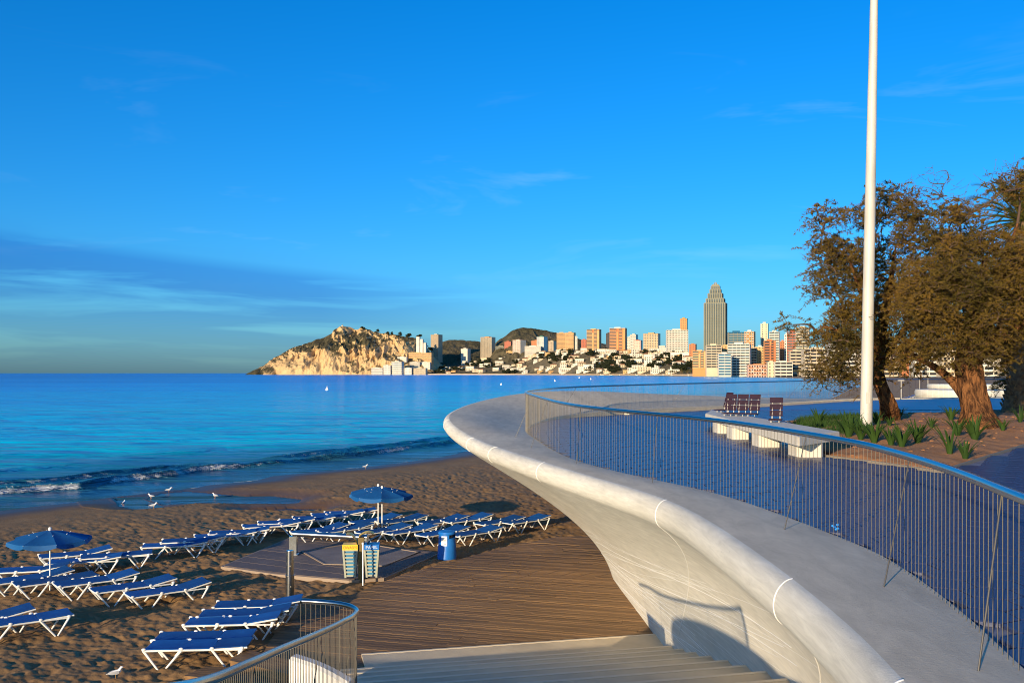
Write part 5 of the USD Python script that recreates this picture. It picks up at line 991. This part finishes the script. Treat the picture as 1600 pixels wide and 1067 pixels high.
d1 = padq[2] - padq[1]; d1 /= np.linalg.norm(d1); d2 = np.array([-d1[1], d1[0]]); o = padq.mean(0)
for i in range(-14, 15):
    a, b = i * 0.34 , i * 0.34 + 0.325
    q = Polygon([tuple(o + d2 * a - d1 * 20), tuple(o + d2 * a + d1 * 20), tuple(o + d2 * b + d1 * 20), tuple(o + d2 * b - d1 * 20)]).intersection(pp.buffer(-0.07))
    for g_ in getattr(q, 'geoms', [q]):
        if g_.area > 0.03: pad.add('board', MB().poly(g_, 0.045, 0.062 + rng.uniform(-.003, .003)), 'pad_board', world=True)
tr_ = Polygon([tuple(P(x, y, 0.06)[:2]) for x, y in ((470, 862), (560, 848), (655, 863), (600, 885), (505, 882))])
pad.add('tray', MB().poly(tr_, 0.03, 0.075), 'pad_slab', world=True); pad.add('tray_edge', MB().poly(tr_.difference(tr_.buffer(-0.06)), 0.05, 0.092), 'pad_frame', world=True)
fA, fB = P(461, 866, 0.07), P(572, 872, 0.07); fw = Thing('foot_wash_frame', 'low steel tube frame standing on the shower pad left of the recycling bins', 'frame', fA)
Aq = np.array([*fA[:2], 0.0]); Bq = np.array([*fB[:2], 0.0]); fw.add('top_tube', MB().tube([Aq + [-.05, 0, 0.70], Bq + [.05, 0, 0.70]], 0.085, 14), 'steel', smooth=40, world=True)
for q in (Aq, Bq): fw.add('leg', MB().box(q[0] - .16, q[0] + .06, q[1] - .10, q[1] + .10, 0.0, 0.63), 'steel', world=True); fw.add('foot_plate', MB().box(q[0] - .2, q[0] + .1, q[1] - .14, q[1] + .14, 0.05, 0.085), 'steel', world=True)

# gulls
def gull_build(label, cat, loc, yaw, group, scale):
    t = Thing('gull', label, cat, loc, yaw, group, scale=scale)
    import manifold3d as m3
    def S(c, r): return m3.Manifold.sphere(r, 14).translate([float(x) for x in c])
    H_ = m3.Manifold.batch_hull
    bd = H_([S((-0.13, 0, 0.19), 0.035), S((0.02, 0, 0.19), 0.075)]) + H_([S((0.02, 0, 0.19), 0.075), S((0.10, 0, 0.225), 0.05)]) + H_([S((0.09, 0, 0.24), 0.048), S((0.145, 0, 0.32), 0.032)]) + H_([S((0.145, 0, 0.325), 0.034), S((0.175, 0, 0.325), 0.030)])
    me = bd.refine_to_length(0.02).to_mesh(); tm = trimesh.Trimesh(me.vert_properties[:, :3], me.tri_verts); trimesh.smoothing.filter_taubin(tm, iterations=8); t.add('body', (tm.vertices, tm.faces), 'gull_white', smooth=True)
    for s_ in (-1, 1):
        w = MB(); V = []
        for q in np.linspace(0, 1, 9):
            x = 0.09 - 0.36 * q; hgt = 0.065 * math.sin(PI * min(1, 0.25 + 0.75 * q)) ** 0.8 + 0.004; yy = s_ * (0.066 * (1 - q ** 2.5) + 0.012); zc = 0.205 - 0.025 * q
            V.append([(x, yy, zc + hgt * .75), (x, yy + s_ * 0.012, zc), (x, yy, zc - hgt * .75)])
        V = np.array(V); w.grid(V, flip=(s_ > 0)); w.grid(V - [0, s_ * 0.006, 0], flip=(s_ < 0)); wg = t.add('wing', w, 'gull_grey', smooth=True); t.add('wing_tip', MB().tube([(-0.22, s_ * .025, .195), (-0.31, s_ * .012, .18)], [0.018, 0.005], 6), 'gull_black', parent=wg)
        t.add('eye', MB().ball((0.166, s_ * 0.028, 0.335), 0.006), 'gull_black')
        t.add('leg', MB().tube([(0.0, s_ * .03, .14), (-.005, s_ * .032, .06), (0.0, s_ * .032, 0.0)], 0.007, 5).box(-0.01, 0.05, s_ * .032 - .02, s_ * .032 + .02, -0.003, 0.005), 'gull_orange')
    t.add('tail', MB().hexa([(-0.27, -.03, .165), (-.14, -.03, .17), (-.14, .03, .17), (-.27, .03, .165), (-0.27, -.03, .172), (-.14, -.03, .20), (-.14, .03, .20), (-.27, .03, .172)]), 'gull_white'); t.add('beak', MB().tube([(0.195, 0, .322), (0.235, 0, .315), (0.25, 0, .305)], [0.013, 0.009, 0.002], 6), 'gull_orange'); return t
GF = Family(gull_build)
for px, py, yaw, sc, lb in ((193, 790, 1.5, .72, 'white gull standing upright at the left edge of the tidal pool'), (236, 779, 3.0, .72, 'white gull wading in the middle of the tidal pool'), (240, 794, 0.2, .74, 'white gull on the near sandy edge of the tidal pool'), (264, 769, 0.2, .74, 'brownish white gull on the wet sand spit above the tidal pool'), (336, 778, 2.8, .72, 'white gull wading in the right-hand strip of the tidal pool'), (571, 732, 0.3, .76, 'lone white gull at the water edge above the twin parasols'), (181, 1060, 0.4, 0.62, 'grey white gull on the sand in the bottom left foreground')):
    b = P(px, py, -0.2 if py < 900 else 0.0); z = max(sand_at(b[0], b[1]), SEA); b = P(px, py, z); GF.put(lb, 'gull', (b[0], b[1], z), yaw, None, (sc,) * 3)

# ------------------------------------------------------------------ bench, mast
bt = 0.48
c_ = [P(1310, 674, ZD + bt), P(1248, 682, ZD + bt), P(1103, 646, ZD + bt), P(1112, 640.5, ZD + bt)]
bench = Thing('bench', 'long pale concrete bench slab on four blocks with seats fixed on top', 'bench', (*((c_[0] + c_[2]) / 2)[:2], ZD))
sp_ = Polygon([tuple(x[:2]) for x in c_]).buffer(0.02); sl = MB().poly(sp_, ZD + bt - 0.19, ZD + bt - 0.012); sl.poly(sp_.buffer(-0.012), ZD + bt - 0.012, ZD + bt); bench.add('slab', sl, 'bench_concrete', world=True)
for x0, x1, yb in ((1247, 1288, 713), (1187, 1221, 697.5), (1145, 1172, 685.5), (1122, 1142, 676)):
    a, b = P(x0, yb, ZD), P(x1, yb, ZD); w = b[0] - a[0]; y = a[1]
    bench.add('block', MB().poly(Polygon([(a[0], y + .1), (a[0] + w * .14, y), (a[0] + w * .9, y), (b[0], y + .08), (b[0], y + .75), (a[0], y + .75)]), ZD - 0.02, ZD + bt - 0.195), 'bench_concrete', world=True)
def seat(px, py, n, yaw):
    """n seats in a row: slatted seat panel and three-board back on steel legs."""
    o = P(px, py, ZD + bt); c, s = math.cos(yaw), math.sin(yaw); R3 = np.array([[c, -s, 0], [s, c, 0], [0, 0, 1]])
    def put(name, mb, m_):
        v, f = mb.mesh(); bench.add(name, ((v * 0.66) @ R3.T + o, f), m_, world=True)
    w = 0.50
    for i in range(n):
        x = (i - (n - 1) / 2) * (w + 0.04)
        for k in range(3):                     # boards of the back, leaning away
            z = 0.34 + k * 0.255; y = 0.20 + (z - 0.3) * 0.30
            put('back_board', MB().beam((x - w / 2, y, z), (x + w / 2, y, z), 0.03, 0.225, (0, 0.28, 1)), 'slat_plum')
        for k in range(4):
            y = -0.42 + k * 0.15; put('seat_board', MB().box(x - w / 2, x + w / 2, y, y + 0.13, 0.085 + 0.006 * k, 0.115 + 0.006 * k), 'slat_plum')
        for xx in (x - w * .3, x + w * .3):
            put('seat_leg', MB().tube([(xx, 0.17, 0), (xx, 0.20, 0.3), (xx, 0.40, 0.93)], 0.02, 6).tube([(xx, -0.38, 0.09), (xx, 0.16, 0.10)], 0.016, 6).tube([(xx, -0.3, 0), (xx, -0.3, 0.09)], 0.018, 6), 'bench_concrete')
seat(1131, 643.5, 1, -1.1); seat(1158, 649.5, 3, -0.5); seat(1212, 659.5, 1, -0.35)
mb_ = bed_at(1353, 667); mast = Thing('mast', 'tall white tapering mast rising from the planting bed out of the picture', 'mast', mb_)
dl = math.tan(math.radians(1.1)); mast.add('pole', MB().tube([(0, 0, -0.3), (dl * 6, 0, 6), (dl * 13.5, 0, 13.5)], [0.185, 0.165, 0.115], 24), 'mast_paint', smooth=True); mast.add('collar', MB().rev([(0.19, -0.05), (0.205, 0.0), (0.20, 0.035), (0.17, 0.04)], 24), 'mast_paint', smooth=30)
mast.add('hatch', MB().box(-0.06, 0.06, -0.188, -0.10, 0.7, 1.05), 'mast_paint')
# ------------------------------------------------------------------ trees and plants of the bed
def smooth_path(pts, n):
    pts = np.array(pts, float); u = np.linspace(0, len(pts) - 1, n); return np.stack([PchipInterpolator(np.arange(len(pts)), pts[:, k])(u) for k in range(3)], 1)
def leaf_spray(mb, tw, c, r_, n_tw, n_lf, L, droop, lf, wd):
    """Fine twigs round c with narrow leaves along them."""
    for _ in range(n_tw):
        d = r_.normal(size=3); d[2] = abs(d[2]) * 0.7 - 0.15; d /= np.linalg.norm(d); l = L * r_.uniform(0.55, 1.25); t = np.linspace(0, 1, 5)[:, None]
        s0 = c + r_.normal(size=3) * L * 0.38; pts = s0 + d * l * t + np.array([0, 0, -droop]) * l * t ** 2 + r_.normal(size=3) * 0.12 * l * t ** 2
        tw.tube(pts, np.linspace(0.007, 0.003, 5), 3, caps=False)
        u = r_.uniform(0.1, 1.0, n_lf); q = np.stack([np.interp(u, t[:, 0], pts[:, k]) for k in range(3)], 1)
        a = d + r_.normal(size=(n_lf, 3)) * 0.65; a /= np.linalg.norm(a, axis=1, keepdims=True); b = np.cross(a, r_.normal(size=(n_lf, 3))); b /= np.linalg.norm(b, axis=1, keepdims=True) + 1e-9
        ll = lf * r_.uniform(0.6, 1.4, (n_lf, 1)); w = wd * r_.uniform(0.7, 1.3, (n_lf, 1))
        v = np.stack([q - b * w * .3, q + a * ll * .5 - b * w, q + a * ll, q + a * ll * .5 + b * w], 1).reshape(-1, 3); mb.add(v, np.arange(4 * n_lf).reshape(-1, 4))
def tree(label, trunk_px, trunk_r, depth, ells, spread, seed, per, limbs=(), bare=(), base=None, dens=1.2):
    r_ = np.random.default_rng(seed); tp = np.array([D(x, y, depth) for x, y in trunk_px])
    if base is not None: tp[0] = base
    tp[:, 1] += np.linspace(0, 1, len(tp)) * 0.4; n = 90; path = smooth_path(tp, n); rad = np.interp(np.linspace(0, 1, n), np.linspace(0, 1, len(trunk_r)), trunk_r)
    t = Thing('tamarisk_tree', label, 'tree', tp[0])
    # the trunk with knots and ridges
    A = np.linspace(0, 2 * PI, 49)[:-1]; V = []
    for i in range(n):
        V.append([path[i] + np.array([math.cos(a), math.sin(a), 0]) * rad[i] * (1 + 0.45 * (float(meshkit.fbm(np.array([math.cos(a) * 1.3, math.sin(a) * 1.3, path[i][2] * 0.9 + seed]), 3, seed)) - 0.5) + 0.16 * math.sin(a * 3 + i * 0.07 + seed) * (0.5 + 0.8 * (1 - i / n)) - 0.16 * abs(float(meshkit.fbm(np.array([math.cos(a + .12 * path[i][2]) * 5.5, math.sin(a + .12 * path[i][2]) * 5.5, path[i][2] * 1.6 + seed]), 3, seed + 1)) - 0.5) * 2.2) for a in A])
    V = np.array(V); V = np.concatenate([V, V[:, :1]], 1); V[0, :, 2] -= 0.3; t.add('trunk', MB().grid(V), 'bark', smooth=True, world=True)
    nodes = [path[i] for i in range(int(n * 0.55), n, 4)]; par = [-1] * len(nodes); rmin = [rad[i] * 0.8 for i in range(int(n * 0.55), n, 4)]
    for lp_, lr in limbs:
        q = smooth_path([D(x, y, depth + dz) for x, y, dz in lp_], 14); lm = MB().tube(q, np.linspace(lr[0], lr[1], 14), 9); t.add('limb', lm, 'bark', smooth=True, world=True)
        for i in range(5, 14, 2): nodes.append(q[i]); par.append(-1); rmin.append(lr[1])
    cl = []
    for (x, y, rx, ry, k) in ells:
        for _ in range(int(per * k * rx * ry / 1200.0)):
            d = r_.normal(size=3); d /= np.linalg.norm(d); q = d * r_.uniform(0.25, 1.0) ** 0.5; cl.append(D(x + q[0] * rx, y + q[1] * ry, depth + q[2] * spread * (rx / 60) ** .5))
    cl = np.array(cl); top = path[int(n * 0.7)]; cl = cl[np.argsort(np.linalg.norm(cl - top, axis=1))]
    br = MB()
    for c in cl:
        N_ = np.array(nodes); k = int(np.argmin(np.linalg.norm(N_ - c, axis=1) + 0.25 * np.maximum(N_[:, 2] - c[2], 0))); s = N_[k]; l = np.linalg.norm(c - s)
        if l < 0.05: continue
        mid = (s + c) / 2 + r_.normal(size=3) * 0.10 * l + [0, 0, 0.10 * l]; q = smooth_path([s, mid, c], 6); r0 = min(0.02 + 0.022 * l, 0.075); br.tube(q, np.linspace(r0, 0.010, 6), 5, caps=False); nodes += [q[3], q[5]]
    t.add('branches', br, 'twig', smooth=True, world=True, kind='stuff')
    lf, tw = MB(), MB()
    for c in cl: leaf_spray(lf, tw, c, r_, int(18 * dens), 24, 0.52, 0.55, 0.105, 0.0145)
    for (x, y, rx, ry, k) in bare:               # leafless twigs standing out of the crown
        for _ in range(k):
            c = D(x + r_.normal() * rx * .5, y + r_.normal() * ry * .5, depth + r_.normal() * 0.6); N_ = np.array(nodes); s = N_[int(np.argmin(np.linalg.norm(N_ - c, axis=1)))]; q = smooth_path([s, (s + c) / 2 + r_.normal(size=3) * .1, c], 7); tw.tube(q, np.linspace(0.018, 0.005, 7), 4, caps=False); nodes += [q[3], q[5]]
            leaf_spray(lf, tw, c, r_, 4, 1, 0.45, -0.1, 0.08, 0.012)
    t.add('twigs', tw, 'twig', world=True, kind='stuff'); t.add('crown', lf, 'tamarisk_leaf', world=True)
    return t
tree('feathery brown-green tamarisk with a slim leaning trunk, behind the mast', [(1390, 658), (1386, 626), (1376, 598), (1371, 570), (1377, 535), (1388, 490), (1398, 440), (1405, 390)], [0.34, 0.25, 0.22, 0.22, 0.2, 0.15, 0.10, 0.05], 33.0,
     [(1325, 375, 52, 55, .9), (1400, 345, 55, 52, 1.0), (1455, 360, 40, 40, .7), (1490, 390, 36, 40, .8), (1445, 450, 40, 50, .9), (1312, 450, 46, 55, 1), (1380, 440, 60, 70, 1.1), (1300, 545, 42, 42, 1.2), (1395, 530, 58, 45, 1.1), (1340, 520, 52, 52, 1.2), (1440, 400, 45, 55, .7), (1280, 590, 24, 18, .8), (1330, 580, 40, 22, .8), (1248, 503, 22, 12, .9), (1285, 345, 22, 18, .8), (1415, 575, 30, 22, .7), (1290, 412, 26, 30, .8)], 2.6, 101, 8.0,
     limbs=[([(1376, 560, 0), (1350, 540, -.4), (1320, 520, -.6), (1285, 510, -.5)], (0.12, 0.03)), ([(1373, 575, 0), (1395, 540, .5), (1420, 500, .9), (1440, 440, 1.0)], (0.14, 0.04)), ([(1378, 530, 0), (1350, 470, -.5), (1325, 400, -.8)], (0.12, 0.03))],
     bare=[(1470, 300, 34, 34, 16), (1500, 320, 22, 26, 7), (1275, 385, 20, 30, 6), (1305, 610, 26, 12, 7)], base=bed_at(1390, 657))
tree('broad tamarisk with a thick red-brown gnarled trunk, right of the leaning one', [(1536, 672), (1526, 642), (1518, 610), (1516, 580), (1521, 545), (1530, 500), (1540, 450), (1550, 400)], [0.68, 0.46, 0.40, 0.38, 0.34, 0.25, 0.16, 0.08], 29.0,
     [(1470, 445, 55, 75, 1), (1535, 425, 52, 75, 1), (1600, 430, 42, 55, 1.0), (1575, 385, 34, 34, .8), (1500, 410, 40, 40, .8), (1500, 360, 34, 36, .7), (1500, 480, 50, 55, 1.0), (1545, 540, 40, 30, 1.0), (1570, 490, 52, 70, 1.1), (1478, 530, 48, 40, 1.2), (1435, 480, 40, 55, .9), (1630, 440, 55, 95, .9), (1574, 290, 30, 20, .8), (1606, 276, 26, 20, .8), (1445, 555, 30, 24, .9), (1525, 335, 22, 24, .5), (1640, 540, 40, 50, .9)], 2.4, 202, 9.0,
     limbs=[([(1512, 628, .1), (1492, 600, .4), (1466, 577, .7), (1440, 562, .9), (1412, 545, 1.0)], (0.17, 0.05)), ([(1522, 560, 0), (1560, 530, -.3), (1600, 505, -.5), (1640, 480, -.6)], (0.24, 0.08)), ([(1520, 550, 0), (1490, 500, .2), (1465, 450, .3)], (0.2, 0.05)), ([(1530, 500, 0), (1565, 420, .1), (1590, 350, .2)], (0.16, 0.04))],
     bare=[(1560, 278, 26, 14, 8), (1590, 275, 20, 14, 6)], base=bed_at(1534, 670))
tree('dark shaded tamarisk standing behind the palm trunk at the right edge', [(1622, 640), (1612, 600), (1600, 560), (1592, 520), (1590, 480)], [0.35, 0.28, 0.24, 0.2, 0.1], 44.0, [(1585, 560, 26, 40, 1.2), (1612, 520, 40, 50, 1.2), (1575, 500, 28, 40, 1), (1570, 590, 16, 24, 1)], 2.0, 303, 8.0)
# palm at the right edge
pb = bed_at(1592, 646); pdp = pb[1]; palm = Thing('palm_tree', 'palm with a stout ragged trunk base at the right edge, its fronds above the tamarisk', 'palm', pb)
pt = smooth_path([pb + [0, 0, -.2], D(1593, 615, pdp), D(1598, 540, pdp), D(1600, 440, pdp), D(1597, 348, pdp)], 30); pr_ = np.interp(np.linspace(0, 1, 30), [0, .06, .25, .5, 1], [0.80, 0.72, 0.50, 0.34, 0.30]); palm.add('trunk', MB().tube(pt, pr_, 18), 'palm_bark', smooth=True, world=True)
rq = np.random.default_rng(44)
for i in range(120):
    h = rq.uniform(0.2, 2.6); k = np.interp(h, pt[:, 2] - pb[2], np.arange(30)); j = int(k); a = i * 2.39996; c = pt[j] + np.array([math.cos(a), math.sin(a), 0]) * pr_[j] * 0.97; o_ = np.array([math.cos(a), math.sin(a), 0])
    sd_ = np.array([-math.sin(a), math.cos(a), 0]) * 0.085
    palm.add('leaf_base', MB().hexa([c - sd_ - o_ * .06, c + sd_ - o_ * .06, c + sd_ + o_ * .03, c - sd_ + o_ * .03, c - sd_ * .5 + o_ * .06 + [0, 0, .20], c + sd_ * .5 + o_ * .06 + [0, 0, .20], c + sd_ * .4 + o_ * .12 + [0, 0, .19], c - sd_ * .4 + o_ * .12 + [0, 0, .19]]), 'palm_bark', world=True)
for i in range(64):
    az = i * 2.4; el = 1.3 - 1.8 * (i / 64); l = rq.uniform(2.8, 3.9); d = np.array([math.cos(az) * math.cos(el), math.sin(az) * math.cos(el), math.sin(el)]); t = np.linspace(0, 1, 12)[:, None]; q = pt[-1] + d * l * t + np.array([0, 0, -1.1]) * t ** 2.2 * l * 0.55 * math.cos(el) ** .5
    fr = MB().tube(q, np.linspace(0.03, 0.006, 12), 4, caps=False); s_ = np.cross(d, [0, 0, 1]); s_ /= np.linalg.norm(s_)
    for k in range(34):
        u = 0.16 + 0.84 * k / 34; p0 = np.array([np.interp(u, t[:, 0], q[:, m]) for m in range(3)]); ll = 0.52 * math.sin(PI * (0.12 + 0.8 * u)) + 0.08
        for sg in (-1, 1):
            e = p0 + (s_ * sg * 0.75 + d * 0.65 + np.array([0, 0, -0.12])) * ll; w = d * 0.018; fr.add([p0 - w, p0 + w, e + w * .2, e - w * .2], np.array([[0, 1, 2, 3]]))
    palm.add('frond', fr, 'palm_leaf', world=True)
# strap-leaved plants, each leaf a piece; three kinds
def plant(seed, nl, hh):
    def build(label, cat, loc, yaw, group, scale):
        t = Thing('strap_leaf_plant', label, cat, loc, yaw, group, scale=scale); r = np.random.default_rng(seed)
        for i in range(nl):
            az = i * 2.4 + r.uniform(-.3, .3); l = hh * r.uniform(0.6, 1.15); lean = r.uniform(0.15, 0.75); tt_ = np.linspace(0, 1, 7)[:, None]; d = np.array([math.cos(az), math.sin(az), 0])
            q = d * 0.05 + d * l * lean * tt_ ** 1.4 + np.array([0, 0, 1.0]) * l * (tt_ - 0.42 * lean * tt_ ** 2.3); s_ = np.array([-math.sin(az), math.cos(az), 0]) * 0.026
            w = np.array([0.7, 1, 1, .95, .8, .5, .05])[:, None]; V = np.stack([q - s_ * w, q + np.array([0, 0, -0.008]), q + s_ * w], 1); t.add('leaf', MB().grid(V), 'strap_leaf', smooth=True)
        return t
    return Family(build)
PL = [plant(1, 26, 0.62), plant(2, 18, 0.50), plant(3, 30, 0.55), plant(4, 12, 0.75)]
for px, py, k, sc, lb in [(1326, 683, 2, 1.35, 'largest strap-leaved plant just right of the bench end'), (1345, 688, 0, 1.0, 'green strap-leaved plant second right of the bench end'), (1366, 692, 0, 1.15, 'green strap-leaved plant below the mast foot'), (1392, 697, 1, 1.0, 'smaller strap-leaved plant right below the mast foot'), (1409, 699, 0, 1.05, 'bright strap-leaved plant in the middle of the bed near the railing'), (1434, 694, 0, 1.1, 'separate bright strap-leaved plant right of the middle of the bed'),
                          (1484, 706, 3, 1.0, 'thin sparse strap-leaved plant nearest the railing'), (1508, 710, 1, 0.9, 'low dark strap-leaved plant by the inner corner of the bed'), (1523, 687, 2, 1.25, 'broad strap-leaved plant below the thick trunk'), (1496, 682, 1, 1.1, 'strap-leaved plant left of the broad one below the thick trunk'), (1455, 669, 1, 0.8, 'small strap-leaved plant between the two trunks'), (1486, 657, 1, 1.2, 'strap-leaved plant at the left foot of the thick trunk'),
                          (1278, 660, 1, 1.2, 'strap-leaved plant at the far left of the bed behind the bench'), (1370, 664, 1, 1.0, 'strap-leaved plant right beside the mast foot'), (1405, 655, 1, 0.9, 'strap-leaved plant at the foot of the leaning trunk'), (1567, 674, 1, 0.8, 'small yellowish plant right of the thick trunk foot'), (1594, 662, 3, 0.9, 'slender plant before the palm base'), (1390, 667, 1, 0.7, 'tiny strap-leaved plant in front of the leaning trunk')]:
    PL[k].put(lb, 'plant', bed_at(px, py), rng.uniform(0, 6), None, (sc, sc, sc))
gr = MB(); rg = np.random.default_rng(55)
gz_ = Polygon([tuple(P(x, y, ZD)[:2]) for x, y in ((1236, 657), (1300, 650), (1372, 652), (1360, 676), (1310, 690), (1262, 684))])
n_ = 0
while n_ < 5200:
    x, y = rg.uniform(6, 16), rg.uniform(21, 38)
    if not gz_.contains(Point(x, y)) or meshkit.noise(np.array([x, y, 0]) * 0.9, 3) < 0.36: continue
    n_ += 1; d = bed.exterior.distance(Point(x, y)); z = float(BZ(x, y, d)) - 0.01; a = rg.uniform(0, 6.28); h = rg.uniform(0.07, 0.24); o = np.array([math.cos(a), math.sin(a), 0]); s_ = np.array([-o[1], o[0], 0]) * 0.011
    gr.add([np.array([x, y, z]) - s_, np.array([x, y, z]) + s_, np.array([x, y, z]) + o * h * .5 + [0, 0, h]], np.array([[0, 1, 2]]))
single('grass', gr, 'strap_leaf', 'short green grass and weeds at the left end of the planting bed', 'grass', kind='stuff')
lt_ = MB()
for _ in range(900):                             # dry leaf litter and clods on the earth
    x, y = rg.uniform(5, 26), rg.uniform(17, 45)
    if not bed.contains(Point(x, y)): continue
    d = bed.exterior.distance(Point(x, y)); z = float(BZ(x, y, d)); s = rg.uniform(0.015, 0.05); lt_.ball((x, y, z), (s * rg.uniform(.8, 2), s, s * .6), 0)
single('leaf_litter', lt_, 'soil', 'clods and dry litter strewn on the brown earth of the bed', 'litter', kind='stuff')
